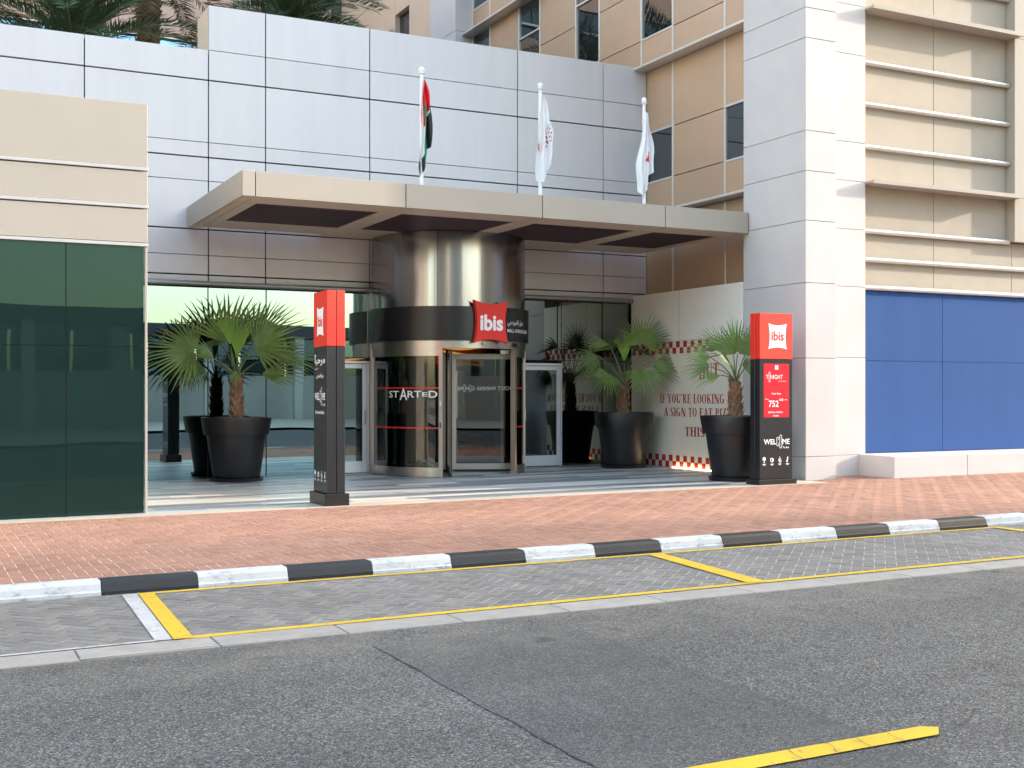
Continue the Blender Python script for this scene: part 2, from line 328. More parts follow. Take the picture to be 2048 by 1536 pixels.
    def prism(s, poly, ext, mi=0):
        """polygon (3D points) extruded by the vector ext"""
        n = len(poly); poly = [Vector(p) for p in poly]; e = Vector(ext); b = len(s.v)
        s.v += [tuple(p) for p in poly] + [tuple(p + e) for p in poly]
        s.f.append(tuple(b + i for i in range(n))); s.mi.append(mi); s.f.append(tuple(b + n + i for i in range(n))[::-1]); s.mi.append(mi)
        for i in range(n):
            j = (i + 1) % n; s.f.append((b + i, b + n + i, b + n + j, b + j)); s.mi.append(mi)
        return s
    def build(s, name, mats, parent=None, smooth=False, world=True, fix=True):
        o3 = wofs(parent) if world else Vector((0, 0, 0))
        me = bpy.data.meshes.new(name)
        me.from_pydata([(v[0] - o3.x, v[1] - o3.y, v[2] - o3.z) for v in s.v], [], s.f)
        mats = mats if isinstance(mats, (list, tuple)) else [mats]
        for m in mats: me.materials.append(m)
        me.polygons.foreach_set('material_index', s.mi)
        if smooth: me.polygons.foreach_set('use_smooth', [True] * len(s.f))
        if fix:
            bm = bmesh.new(); bm.from_mesh(me)
            if smooth: bmesh.ops.remove_doubles(bm, verts=bm.verts, dist=1e-5)
            bmesh.ops.recalc_face_normals(bm, faces=bm.faces); bm.to_mesh(me); bm.free()
        if smooth == 'auto':
            me.set_sharp_from_angle(angle=R(35))
        o = bpy.data.objects.new(name, me); COL.objects.link(o); o.parent = parent
        return o
def box(name, x0, x1, y0, y1, z0, z1, mat, parent=None, c=0.0):
    m = MB(); m.cbox(x0, x1, y0, y1, z0, z1, c) if c else m.box(x0, x1, y0, y1, z0, z1)
    return m.build(name, mat, parent)

S = 0.0042                                     # the street climbs gently to the right
PZ = 0.11                                      # pavement height above the road
def gz(x, b=PZ): return b + S * x

# ---- lettering: text outlines as flat meshes laid on a surface
_tc = {}
def text_geo(body, bold=0.0):
    k = (body, bold)
    if k in _tc: return _tc[k]
    c = bpy.data.curves.new('tmp', 'FONT'); c.body = body; c.resolution_u = 3; c.offset = bold
    o = bpy.data.objects.new('tmp', c); COL.objects.link(o)
    dg = bpy.context.evaluated_depsgraph_get(); me = o.evaluated_get(dg).to_mesh()
    vs = [(v.co.x, v.co.y) for v in me.vertices]; fs = [tuple(p.vertices) for p in me.polygons]
    bpy.data.objects.remove(o); bpy.data.curves.remove(c)
    xs = [v[0] for v in vs]; x0 = min(xs); w = max(xs) - x0
    vs = [(x - x0, y) for x, y in vs]
    _tc[k] = (vs, fs, w); return _tc[k]
def runs(rs, bold=0.0):
    """rs: (text, sx, sy, dy, gap) laid one after the other -> vs, fs, width (cap height of plain text is about 0.7)"""
    V = []; F = []; x = 0
    for (t, sx, sy, dy, gap) in rs:
        vs, fs, w = text_geo(t, bold); n = len(V)
        V += [(x + a * sx, b * sy + dy) for a, b in vs]; F += [tuple(i + n for i in f) for f in fs]; x += w * sx + gap
    return V, F, x - (rs[-1][4] if rs else 0)
def fit(geo, u0, u1, v0, v1):
    """scale 2-D geometry so its bounding box fills u0..u1 x v0..v1"""
    V, F = geo[0], geo[1]
    xs = [p[0] for p in V]; ys = [p[1] for p in V]; ax, bx, ay, by = min(xs), max(xs), min(ys), max(ys)
    return [(u0 + (x - ax) / (bx - ax) * (u1 - u0), v0 + (y - ay) / (by - ay) * (v1 - v0)) for x, y in V], F
def lay(geo, fn, name, mat, parent):
    m = MB(); m.mesh([fn(a, b) for a, b in geo[0]], geo[1]); return m.build(name, mat, parent, fix=False)
def cushion(cx, cy, w, h, bow=0.085, n=10):
    P = []
    C = [(-.5, -.5), (.5, -.5), (.5, .5), (-.5, .5)]; N = [(0, 1), (-1, 0), (0, -1), (1, 0)]
    for i in range(4):
        a = C[i]; b = C[(i + 1) % 4]
        for k in range(n):
            t = k / n; q = bow * (1 - (2 * t - 1) ** 2)
            P.append((cx + w * (a[0] + (b[0] - a[0]) * t + N[i][0] * q), cy + h * (a[1] + (b[1] - a[1]) * t + N[i][1] * q)))
    return P

def pill(w, h, t, open_right=False, n=8):
    """tall rounded outline letter (O, or C when open on the right), lower left corner at 0, 0"""
    r_ = w / 2; out = []; inn = []
    for k in range(2 * n + 2):
        if k <= n: a = math.pi * k / n; c = (r_, h - r_)
        else: a = math.pi + math.pi * (k - n - 1) / n; c = (r_, r_)
        out.append((c[0] + r_ * math.cos(a), c[1] + r_ * math.sin(a))); inn.append((c[0] + (r_ - t) * math.cos(a), c[1] + (r_ - t) * math.sin(a)))
    V = out + inn; m_ = len(out); F = []
    for k in range(m_ if not open_right else m_ - 1):
        j = (k + 1) % m_; F.append((k, j, m_ + j, m_ + k))
    if open_right:
        for y0, y1 in ((r_, h * .36), (h * .64, h - r_)):
            b_ = len(V); V += [(w - t, y0), (w, y0), (w, y1), (w - t, y1)]; F.append((b_, b_ + 1, b_ + 2, b_ + 3))
    return V, F, w
def mix_runs(rs, bold=0.02):
    """text runs and pill letters side by side; ('text', s) or ('O'/'C', width, height, drop)"""
    V = []; F = []; x = 0
    for q in rs:
        if len(q) == 2: vs, fs, w = text_geo(q[0], bold); vs = [(a, b) for a, b in vs]
        else: vs, fs, w = pill(q[1], q[2], .075, q[0] == 'C'); vs = [(a, b - q[3]) for a, b in vs]
        n = len(V); V += [(x + a, b) for a, b in vs]; F += [tuple(i + n for i in f) for f in fs]; x += w + .075
    return V, F, x

# ---------------------------------------------------------------- the ground
def sheet(name, x0, x1, y0, y1, b, mat, parent=None, nx=1):
    m = MB()
    for i in range(nx):
        a = x0 + (x1 - x0) * i / nx; c = x0 + (x1 - x0) * (i + 1) / nx
        m.face([(a, y0, gz(a, b)), (c, y0, gz(c, b)), (c, y1, gz(c, b)), (a, y1, gz(a, b))])
    return m.build(name, mat, parent)
tag(sheet('ground', -300, 400, -300, 300, -0.06, m_ground), kind='structure')
road = tag(sheet('road', -60, 120, -7.0, 7.72, 0.0, m_asphalt), kind='structure')
m = MB(); r = random.Random(9); P = []
for i in range(60): P.append((2.65 + r.uniform(-.012, .012), -2 + 9.27 * i / 60))
for i in range(10): P.append((2.65 + 1.43 * i / 10, 7.27 + r.uniform(-.03, .03)))
for i in range(60): P.append((4.08 + r.uniform(-.012, .012), 7.27 - 9.27 * i / 60))
m.face([(x, y, gz(x, .004)) for x, y in P]); m.build('asphalt_patch', m_asphalt2, road)
def seam(pts, w, b, parent):
    m = MB(); r = random.Random(int(pts[0][0] * 100))
    P = []
    for (a, c) in zip(pts, pts[1:]):
        k = max(2, int(math.dist(a, c) / 0.12))
        for i in range(k): P.append((a[0] + (c[0] - a[0]) * i / k + r.uniform(-.012, .012), a[1] + (c[1] - a[1]) * i / k + r.uniform(-.012, .012)))
    P.append(pts[-1])
    for p, q in zip(P, P[1:]):
        d = Vector((q[0] - p[0], q[1] - p[1])); n = Vector((-d.y, d.x)).normalized() * w * r.uniform(.3, 1)
        m.face([(p[0] - n.x, p[1] - n.y, gz(p[0], b)), (q[0] - n.x, q[1] - n.y, gz(q[0], b)), (q[0] + n.x, q[1] + n.y, gz(q[0], b)), (p[0] + n.x, p[1] + n.y, gz(p[0], b))])
    m.build('tar_seam', m_crack, parent)
for a, c, w in (((2.65, -2), (2.65, 5.1), .0022), ((2.65, 6.5), (2.65, 6.9), .002), ((4.08, -2), (4.08, 3.7), .0035), ((4.08, 4.3), (4.08, 6.9), .0022)): seam([a, c], w, .008, road)
def stripe(name, pts, b, mat, parent):
    m = MB(); m.face([(x, y, gz(x, b)) for x, y in pts]); return m.build(name, mat, parent)
stripe('centre_line', [(0.9, 4.11), (4.34, 4.11), (4.43, 4.20), (4.36, 4.25), (0.9, 4.25)], .012, m_yellow, road)
for cx in (4.10, 3.9, 3.72, 3.5): seam([(cx, 4.10), (cx + .05, 4.26)], .002, .016, road)

def clip_y(poly, y, keep_above):
    out = []
    for i in range(len(poly)):
        a = poly[i]; b = poly[(i + 1) % len(poly)]
        ia = (a[1] >= y) == keep_above; ib = (b[1] >= y) == keep_above
        if ia: out.append(a)
        if ia != ib:
            t = (y - a[1]) / (b[1] - a[1]); out.append((a[0] + (b[0] - a[0]) * t, y))
    return out
def area(p): return abs(sum(p[i][0] * p[(i + 1) % len(p)][1] - p[(i + 1) % len(p)][0] * p[i][1] for i in range(len(p)))) / 2
FW = Vector((math.sin(YAW), math.cos(YAW))); RT = Vector((math.cos(YAW), -math.sin(YAW)))
def in_view(x, y, z):
    d = FW.x * x + FW.y * y
    if d < 2: return None
    u = (RT.x * x + RT.y * y) / d * 2372; v = (1.65 - z) / d * 2372
    return d if abs(u) < 1000 and v < 740 else None
def paving(root, x0, x1, regions, ang, ox, oy, b, mat, L=0.2, W=0.1, gap=0.0075, n_single=300):
    """herringbone blocks with real joints: the largest 300 in view are objects, the rest one part"""
    ca, sa = math.cos(ang), math.sin(ang)
    def rect(hx, hy, ch):
        zt = 0.0; zb = -0.03
        a = [(-hx, -hy), (hx, -hy), (hx, hy), (-hx, hy)]
        vs = [(x, y, zb) for x, y in a] + [(x, y, zt - ch) for x, y in a] + [(x * (1 - ch / hx), y * (1 - ch / hy), zt) for x, y in a]
        fs = [(8, 9, 10, 11)]
        for i in range(4):
            j = (i + 1) % 4; fs += [(i, j, 4 + j, 4 + i), (4 + i, 4 + j, 8 + j, 8 + i)]
        return vs, fs
    hx, hy = (L - gap) / 2, (W - gap) / 2
    bv, bf = rect(hx, hy, 0.003)
    me = bpy.data.meshes.new('block'); me.from_pydata(bv, [], bf); me.materials.append(mat)
    full = []; part = []
    rr = 1 + int((max(abs(x0), abs(x1)) + 30) / W * 1.5)
    r = random.Random(3)
    ymin = min(q[2] for q in regions); ymax = max(q[3] for q in regions)
    cs = [(x, y) for x in (x0, x1) for y in (ymin, ymax)]
    uu = [((x - ox) * ca + (y - oy) * sa) / W for x, y in cs]; vv = [(-(x - ox) * sa + (y - oy) * ca) / W for x, y in cs]
    for i in range(int(min(uu)) - 3, int(max(uu)) + 4):
        for j in range(int(min(vv)) - 3, int(max(vv)) + 4):
            k = (i - j) % 4
            if k == 0: cu, cv, rot = (i + 1) * W, (j + .5) * W, 0
            elif k == 3: cu, cv, rot = (i + .5) * W, (j + 1) * W, 1
            else: continue
            cx = ox + cu * ca - cv * sa; cy = oy + cu * sa + cv * ca
            for (rx0, rx1, ry0, ry1) in regions:
                if not (rx0 <= cx < rx1): continue
                if cy < ry0 - L or cy > ry1 + L: continue
                t = ang + (math.pi / 2 if rot else 0); ct, st = math.cos(t), math.sin(t)
                pl = [(cx + x * ct - y * st, cy + x * st + y * ct) for x, y in ((-hx, -hy), (hx, -hy), (hx, hy), (-hx, hy))]
                ys = [p[1] for p in pl]
                if min(ys) >= ry0 and max(ys) <= ry1:
                    full.append((cx, cy, t)); break
                q = clip_y(clip_y(pl, ry0, True), ry1, False) if len(pl) else []
                if len(q) > 2 and area(q) > 0.0012: part.append(q); break
    def score(f):
        d = in_view(f[0], f[1], gz(f[0], b)); return 1e9 if d is None else d
    full.sort(key=score)
    for n, (cx, cy, t) in enumerate(full[:n_single]):
        o = bpy.data.objects.new('brick', me); COL.objects.link(o); o.parent = root
        o.location = Vector((cx, cy, gz(cx, b) + r.uniform(-.0015, .0015))) - wofs(root)
        o.rotation_euler = (r.uniform(-.006, .006), r.uniform(-.006, .006), t + r.uniform(-.008, .008))
    m = MB()
    for (cx, cy, t) in full[n_single:]:
        t += r.uniform(-.008, .008); ct, st = math.cos(t), math.sin(t); dz = gz(cx, b) + r.uniform(-.0015, .0015); tx, ty = r.uniform(-.006, .006), r.uniform(-.006, .006)
        m.mesh([(cx + x * ct - y * st, cy + x * st + y * ct, dz + z + x * tx + y * ty) for x, y, z in bv], bf)
    for q in part:
        m.prism([(x, y, gz(x, b) - .03) for x, y in q], (0, 0, .03))
    o = m.build('brick_field', mat, root, fix=False); o['kind'] = 'stuff'

# parking bay of grey blocks
bay = tag(sheet('parking_bay', -60, 120, 7.98, 10.10, -0.0005, m_grey_joint), kind='structure')
paving(bay, -4, 17, [(-4, 17, 7.995, 10.05)], R(46), 0.0, 9.0, 0.003, m_paver)
BL = .0075
stripe('bay_line', [(1.60, 8.005), (15, 8.10), (15, 8.185), (1.66, 8.09)], BL, m_yellow, bay)
stripe('bay_line', [(1.62, 9.93), (11.5, 9.93), (11.5, 10.005), (1.62, 10.005)], BL, m_yellow, bay)
stripe('bay_line', [(1.535, 8.015), (1.665, 8.015), (1.745, 9.925), (1.625, 10.0)], BL + .004, m_yellow, bay)
stripe('bay_line', [(6.31, 8.06), (6.50, 8.06), (6.70, 9.95), (6.52, 9.95)], BL + .004, m_yellow, bay)
stripe('bay_line', [(11.27, 8.10), (11.42, 8.10), (11.5, 9.93), (11.36, 9.93)], BL + .004, m_yellow, bay)
stripe('white_bay_line', [(1.42, 8.04), (1.53, 8.04), (1.62, 9.99), (1.50, 9.99)], BL, m_whiteline, bay)
stripe('white_bay_line', [(0.2, 8.015), (1.42, 8.03), (1.42, 8.075), (0.2, 8.055)], BL, m_whiteline, bay)

# concrete gutter
gut = tag(sheet('gutter', -60, 120, 7.66, 7.99, -0.012, m_crack), kind='structure')
r = random.Random(5)
for i in range(-6, 24):
    a = 0.05 + i * 0.86; e = r.uniform(-.012, .012)
    o = MB(); o.cbox(-.426, .426, -.158, .158, -.05, .0, .006)
    o = o.build('gutter_slab', m_concrete, gut); o.location = (a + .43, 7.835 + e * .3, gz(a + .43, .009)); o.rotation_euler = (0, -S, e * .15)
stripe('white_streak', [(0.9, 7.675), (2.1, 7.69), (2.1, 7.70), (0.9, 7.688)], .013, m_whiteline, road)

# kerb stones, painted black and white in turn
kerb = tag(sheet('kerb', -60, 120, 10.06, 10.27, -0.02, m_concrete), kind='structure')
KP = [(10.055, -.02), (10.055, .030), (10.068, .040), (10.085, .092), (10.105, .113), (10.125, .118), (10.268, .116), (10.268, -.02)]
for i in range(-8, 26):
    a = 1.357 + i * 0.7735; L = 0.7735 - .006
    m = MB(); m.prism([(a, y, gz(a, z)) for y, z in KP], (L, 0, S * L))
    m.build('kerb_stone', m_kerb_b if i % 2 == 0 else m_kerb_w, kerb)

# brick pavement
pav = tag(sheet('pavement', -60, 120, 10.265, 17.0, PZ - .0025, m_sand_joint), kind='structure')
paving(pav, -4, 27, [(-4, 13.40, 10.275, 15.065), (13.40, 27, 10.275, 16.26)], R(0.6), 0.0, 12.0, PZ + .001, m_brick, gap=0.0105)

# entrance forecourt: edge slabs and long mixed stone strips
fore = tag(sheet('forecourt', -8, 13.42, 15.07, 29.0, PZ - .004, m_joint), kind='structure')
r = random.Random(11)
x = -7.9
while x < 13.3:
    L = r.uniform(.75, .95); e = min(x + L, 13.40)
    m = MB(); m.prism([(x + .002, 15.072, gz(x, PZ - .02)), (e - .002, 15.072, gz(e, PZ - .02)), (e - .002, 15.072, gz(e, PZ + .004)), (x + .002, 15.072, gz(x, PZ + .004))], (0, .30, 0))
    m.build('edge_slab', m_edge, fore); x = e
fl = MB(); y = 15.376
while y < 28.0:
    w = r.choice([.10, .14, .18, .22, .26]); base = r.choices(range(6), [3, 3, 2, 2, 2, 1])[0]; x = -7.9 + r.uniform(-.6, 0)
    while x < 13.38:
        L = r.uniform(.7, 2.2); e = min(x + L, 13.40); mi = base if r.random() < .55 else r.choices(range(6), [3, 3, 3, 2, 3, 1])[0]
        z = .003 + r.uniform(-.0006, .0006)
        fl.mesh([(x + .0015, y + .0015, gz(x, PZ + z)), (e - .0015, y + .0015, gz(e, PZ + z)), (e - .0015, y + w - .0015, gz(e, PZ + z)), (x + .0015, y + w - .0015, gz(x, PZ + z))], [(0, 1, 2, 3)], mi); x = e
    y += w
o = fl.build('stone_strip_field', m_floor_tones, fore, fix=False); o['kind'] = 'stuff'

# ---------------------------------------------------------------- the podium: white panelled wall over the entrance
YF = 21.05
pw = thing('panel_wall', (9.2, YF, gz(9.2)), 'wide white aluminium panelled wall behind the entrance canopy and flags', 'wall')
box('backing', -8, 13.80, YF + .05, YF + .30, 3.60, 7.60, m_joint, pw)
box('backing', 4.64, 13.80, YF + .055, YF + .30, 7.60, 8.40, m_joint, pw)
VX = [-3.7, -.6, 2.56, 4.63, 5.65, 7.63, 10.74, 12.73, 13.79]
RZ = [(3.58, .006), (3.715, .012), (4.06, .005), (4.515, .012), (5.37, .005), (5.785, .012), (6.05, .005), (7.146, .012), (7.68, .005), (8.47, .0)]
r = random.Random(21)
for i in range(len(VX) - 1):
    for j in range(len(RZ) - 1):
        if i < 3 and j == 8: continue
        z0 = RZ[j][0] + RZ[j][1]; z1 = RZ[j + 1][0] - RZ[j + 1][1]
        cx, cz = (VX[i] + VX[i + 1]) / 2, (z0 + z1) / 2; hx, hz = (VX[i + 1] - VX[i]) / 2 - .010, (z1 - z0) / 2
        m = MB(); m.cbox(-hx, hx, 0, .05, -hz, hz, .004); o = m.build('panel', m_panel, pw, world=False)
        o.location = Vector((cx, YF + r.uniform(0, .0015), cz)) - wofs(pw); o.rotation_euler = (r.uniform(-.0012, .0012), 0, r.uniform(-.0008, .0008))
box('parapet_return', 4.63, 4.70, YF + .06, YF + .9, 7.62, 8.46, m_soffit, pw)
box('coping', -8, 4.62, YF + .02, YF + .32, 7.615, 7.672, m_panel, pw)
m = MB(); m.tube([(2.66, YF - .10, 3.555), (7.66, YF - .10, 3.555)], .048, 14); m.build('tube', m_alu_dark, pw, smooth='auto')
m = MB(); m.tube([(10.35, YF - .10, 3.555), (13.37, YF - .10, 3.555)], .048, 14); m.build('tube', m_alu_dark, pw, smooth='auto')
podium = thing('podium_building', (3, 26, 0), 'plain roof deck of the low hotel wing carrying the date palms', 'building')
box('roof', -30, 13.8, YF + .32, 41.0, 6.6, 6.9, m_opp2, podium)
box('wall', -30.0, -8.0, YF + .1, YF + .3, 0, 7.6, m_opp, podium)

# ---------------------------------------------------------------- glazing either side of the revolving door
def glazing(name, x0, x1, vx, hz, mat, label):
    t = thing(name, ((x0 + x1) / 2, YF + .06, gz((x0 + x1) / 2)), label, 'glass wall')
    xs = [x0] + vx + [x1]; zs = [None] + hz + [3.58]
    for i in range(len(xs) - 1):
        for j in range(len(zs) - 1):
            z0 = gz(xs[i]) + .01 if zs[j] is None else zs[j] + .006
            p = MB(); p.box(xs[i] + .008, xs[i + 1] - .008, YF + .045, YF + .057, z0, zs[j + 1] - .006); p.build('pane', mat, t)
    for q in vx: box('mullion', q - .0085, q + .0085, YF + .035, YF + .16, gz(q), 3.57, m_joint, t)
    for z in hz: box('transom', x0, x1, YF + .060, YF + .13, z - .010, z + .010, m_joint, t)
    return t
glazing('glass_wall', 2.68, 6.66, [4.63, 5.67], [2.30], m_glass_l, 'teal mirrored glazing behind the leftmost black planter')
glazing('glass_wall', 6.66, 7.62, [], [2.30], m_glass_l, 'narrow teal glazing over the left glass side door')
# the left pane under the transom is the door; the right glazing starts beside the second door
g2 = glazing('glass_wall', 11.76, 13.38, [12.73], [2.30], m_glass_r, 'dark grey glazing between the right side door and the pizza mural')
g3 = glazing('glass_wall', 10.30, 11.76, [11.67 - .0], [2.30], m_glass_r, 'dark grey glazing above the right glass side door')
for t in (g3,):
    for o in list(t.children):
        if o.name.startswith('pane') and min((o.matrix_basis @ v.co).z for v in o.data.vertices) + wofs(t).z < 1: bpy.data.objects.remove(o)
for t in [o for o in COL.objects if o.get('label', '').startswith('narrow teal')]:
    for o in list(t.children):
        if o.name.startswith('pane') and min(v.co.z for v in o.data.vertices) + wofs(t).z < 1: bpy.data.objects.remove(o)
def side_door(x0, x1, label, handle_x):
    zb = gz(x0) + .01; t = thing('glass_door', ((x0 + x1) / 2, YF, zb), label, 'door'); zt = 2.24; w = .085
    y0, y1 = YF - .02, YF + .04
    box('frame', x0, x1, y0 - .012, y1 + .01, zt - .05, zt, m_alu_white, t, .004)
    box('frame', x0, x0 + .035, y0 - .01, y1 + .01, zb, zt - .052, m_alu_white, t, .004); box('frame', x1 - .035, x1, y0 - .01, y1 + .01, zb, zt - .052, m_alu_white, t, .004)
    a, b_ = x0 + .04, x1 - .04
    leaf = box('leaf_rail', a + w, b_ - w, y0, y1 - .01, zb + .01, zb + .22, m_alu_white, t, .003)
    box('leaf_rail', a + w, b_ - w, y0, y1 - .01, zt - .055 - w, zt - .06, m_alu_white, t, .003)
    for q in ((a, a + w - .001), (b_ - w + .001, b_)): box('leaf_stile', q[0], q[1], y0, y1 - .01, zb + .01, zt - .06, m_alu_white, t, .003)
    box('pane', a + w - .01, b_ - w + .01, y0 + .012, y0 + .022, zb + .20, zt - .06 - w + .01, m_glass_sdoor, t)
    m = MB(); m.tube([(handle_x, y0, zb + .92), (handle_x, y0 - .05, zb + .92), (handle_x, y0 - .05, zb + 1.16), (handle_x, y0, zb + 1.16)], .011, 8); m.build('handle', m_steel2, t, smooth='auto')
side_door(6.68, 7.60, 'white framed glass side door left of the revolving door', 7.52)
side_door(10.78, 11.74, 'white framed glass side door right of the revolving door', 10.88)

# ---------------------------------------------------------------- lobby behind the glass
lob = thing('lobby_interior', (8, 25, gz(8)), 'dim hotel lobby seen through the entrance glass', 'interior')
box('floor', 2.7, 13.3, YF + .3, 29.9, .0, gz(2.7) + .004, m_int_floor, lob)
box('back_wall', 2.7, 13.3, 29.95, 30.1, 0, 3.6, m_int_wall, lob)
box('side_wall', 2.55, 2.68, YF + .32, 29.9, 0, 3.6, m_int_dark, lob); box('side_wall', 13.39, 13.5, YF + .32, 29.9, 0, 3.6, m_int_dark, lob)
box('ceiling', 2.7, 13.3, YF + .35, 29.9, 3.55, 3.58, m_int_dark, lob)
for k in range(5):
    wv = MB()
    z0 = 2.30 + k * .16; P = []
    for i in range(60):
        xx = 9.3 + i * .064; P.append((xx, 27.6, z0 + .05 * math.sin(xx * 3.1 + k * 1.3)))
    for p, q in zip(P, P[1:]): wv.mesh([p, q, (q[0], q[1], q[2] + .05), (p[0], p[1], p[2] + .05)], [(0, 1, 2, 3)])
    wv.build('wave_light', m_wave, lob, smooth=True)
box('wave_backing', 9.2, 13.2, 27.65, 27.7, 2.2, 3.2, m_wood, lob)
for (cx, cy) in ((8.6, 25.2), (11.9, 25.6)):
    ch = thing('lounge_chair', (cx, cy, gz(cx)), 'dim red lounge chair inside the lobby behind the %s glass' % ('curved door' if cx < 10 else 'right side'), 'chair')
    m = MB(); m.cbox(cx - .35, cx + .35, cy - .3, cy + .3, gz(cx) + .3, gz(cx) + .48, .05); m.build('seat', m_redchair, ch)
    m = MB(); m.lathe(cx, cy, [(.40, gz(cx) + .4), (.46, gz(cx) + .85), (.42, gz(cx) + .87), (.36, gz(cx) + .45)], 16, 0, math.pi); m.build('backrest', m_redchair, ch, smooth='auto')
    for sx in (-.28, .28):
        for sy in (-.22, .22): m = MB(); m.tube([(cx + sx, cy + sy, gz(cx)), (cx + sx, cy + sy, gz(cx) + .31)], .014, 6); m.build('leg', m_steel2, ch)
ki = thing('screen_stand', (12.35, 23.0, gz(12.35)), 'small screen on a black stand behind the right glass', 'kiosk')
box('base', 12.15, 12.55, 22.8, 23.2, gz(12) + .004, gz(12) + .04, m_rubber, ki, .01); box('column', 12.29, 12.41, 22.96, 23.06, gz(12) + .041, 1.45, m_rubber, ki, .01)
box('screen_case', 12.02, 12.68, 22.90, 22.96, 1.47, 1.96, m_totem, ki, .015); box('screen', 12.07, 12.63, 22.885, 22.897, 1.52, 1.91, m_cream, ki)

# ---------------------------------------------------------------- entrance canopy
can = thing('entrance_canopy', (8.8, 19.1, 4.51), 'flat beige metal canopy with dark slatted bays over the entrance', 'canopy')
ZB, ZT = 4.511, 4.886; CX0, CX1, CY0 = 4.25, 13.40, 17.13
JX = [4.25, 4.445, 6.80, 9.20, 11.61, 13.40]
for a, b_ in zip(JX, JX[1:]): box('fascia_panel', a + .007, b_ - .007, CY0, CY0 + .04, ZB, ZT, m_canopy, can, .004)
for a, b_ in ((CY0 + .042, 18.05), (18.05, 20.35), (20.35, 21.03)): box('side_panel', CX0 + .001, CX0 + .04, a + .003, b_ - .003, ZB, ZT, m_canopy, can, .004)
box('top_plate', CX0 + .045, CX1 - .01, CY0 + .045, 20.72, ZT - .06, ZT - .01, m_canopy, can)
SF = ZB + .004
box('soffit_panel', CX0 + .045, 4.44, CY0 + .045, 20.98, SF, SF + .02, m_soffit, can)
beams = [4.445, 6.80, 9.20, 11.61, 13.39]
for a, b_ in zip(beams, beams[1:]):
    box('soffit_panel', a + .006, b_ - .006, CY0 + .045, 17.79, SF, SF + .02, m_soffit, can); box('soffit_panel', a + .006, b_ - .006, 19.88, 20.72, SF, SF + .02, m_soffit, can)
for i, q in enumerate(beams):
    a, b_ = (q + .006 if i == 0 else q - .20), (q - .006 if i == 4 else q + .19)
    if i in (1, 2, 3):
        box('beam', a, q - .004, 17.795, 19.875, SF, SF + .20, m_soffit, can); box('beam', q + .004, b_, 17.795, 19.875, SF, SF + .20, m_soffit, can)
        box('connector', q - .2, q + .19, 20.725, 21.04, SF, SF + .25, m_soffit, can)
    else: box('beam', a, b_, 17.795, 19.875, SF, SF + .20, m_soffit, can)
box('connector', 7.0, 9.0, 20.726, 21.04, SF + .001, SF + .25, m_soffit, can); box('connector', 9.4, 11.41, 20.726, 21.04, SF + .001, SF + .25, m_soffit, can)
for a, b_ in zip(beams, beams[1:]):
    for k in range(17):
        yy = 17.83 + k * .121; box('slat', a + .2, b_ - .21, yy, yy + .085, SF + .008, SF + .03, m_slat, can)
    box('slat_backing', a + .2, b_ - .21, 17.80, 19.87, SF + .06, SF + .07, m_black_void, can)

# ---------------------------------------------------------------- revolving door in a steel drum
DX, DY, DR = 9.02, 20.55, 1.44
zf = gz(DX)
rd = thing('revolving_door', (DX, DY, zf), 'cylindrical brushed steel revolving door with black name band', 'revolving door')
def arc(name, r0, r1, z0, z1, a0, a1, mat, n=64, parent=rd):
    m = MB(); m.lathe(DX, DY, [(r0, z0), (r1, z0), (r1, z1), (r0, z1), (r0, z0)], n, a0, a1)
    if a1 - a0 < 6.28:
        for a in (a0, a1):
            c, s_ = math.cos(a), math.sin(a); m.face([(DX + r0 * c, DY + r0 * s_, z0), (DX + r1 * c, DY + r1 * s_, z0), (DX + r1 * c, DY + r1 * s_, z1), (DX + r0 * c, DY + r0 * s_, z1)])
    return m.build(name, mat, parent, smooth='auto')
vd = math.atan2(-DY, -DX)                       # direction from the drum towards the viewer
rt_a = lambda d: vd + R(d)                      # + turns to the right as seen from the street
drum_seams = [vd - R(95), vd - R(8), vd + R(62), vd + R(100)]
for a, b_ in zip(drum_seams, drum_seams[1:]): arc('drum_panel', DR - .03, DR, 3.18, ZB - .002, a + .0025, b_ - .0025, m_steel, 40)
arc('drum_core', DR - .2, DR - .035, 2.62, ZB - .004, vd - R(100), vd + R(105), m_black_void)
arc('name_band', DR - .03, DR + .07, 2.575, 3.178, vd - R(100), vd + R(105), m_blackband)
arc('header_ring', DR - .10, DR + .012, 2.44, 2.573, vd - R(100), vd + R(105), m_steel2)
arc('header_ring', DR - .55, DR - .101, 2.46, 2.57, vd - R(100), vd + R(105), m_black_void)
aL0, aL1, aR0, aR1 = vd - R(82), vd - R(5.5), vd + R(58), vd + R(88)
for (a, b_) in ((aL0, aL1), (aR0, aR1)):
    arc('bottom_rail', DR - .06, DR, zf + .006, zf + .17, a, b_, m_steel2, 30); arc('top_rail', DR - .06, DR, 2.30, 2.438, a, b_, m_steel2, 30)
    arc('curved_pane', DR - .035, DR - .025, zf + .171, 2.299, a, b_, m_glass_door, 30)
    for z in (1.73, 1.02):
        arc('red_line', DR - .0235, DR - .0215, z - .012, z + .012, a, b_, m_red, 30)
for d, w in ((-82, 3), (-5.5, 2.8), (58, 2.6), (88, 3)):
    arc('post', DR - .085, DR + .012, zf + .004, 2.438, vd + R(d - w / 2), vd + R(d + w / 2), m_steel2, 3)
arc('keypad', DR + .013, DR + .022, 1.02, 1.12, vd - R(6.3), vd - R(5.4), m_rubber, 2); arc('keypad', DR + .013, DR + .022, 1.42, 1.50, vd - R(6.2), vd - R(5.5), m_white, 2)
arc('camera_dome', DR + .013, DR + .06, 2.50, 2.55, vd + R(24.2), vd + R(26.6), m_steel2, 6); arc('sensor', DR + .013, DR + .055, 2.475, 2.545, vd + R(54), vd + R(57), m_rubber, 3)
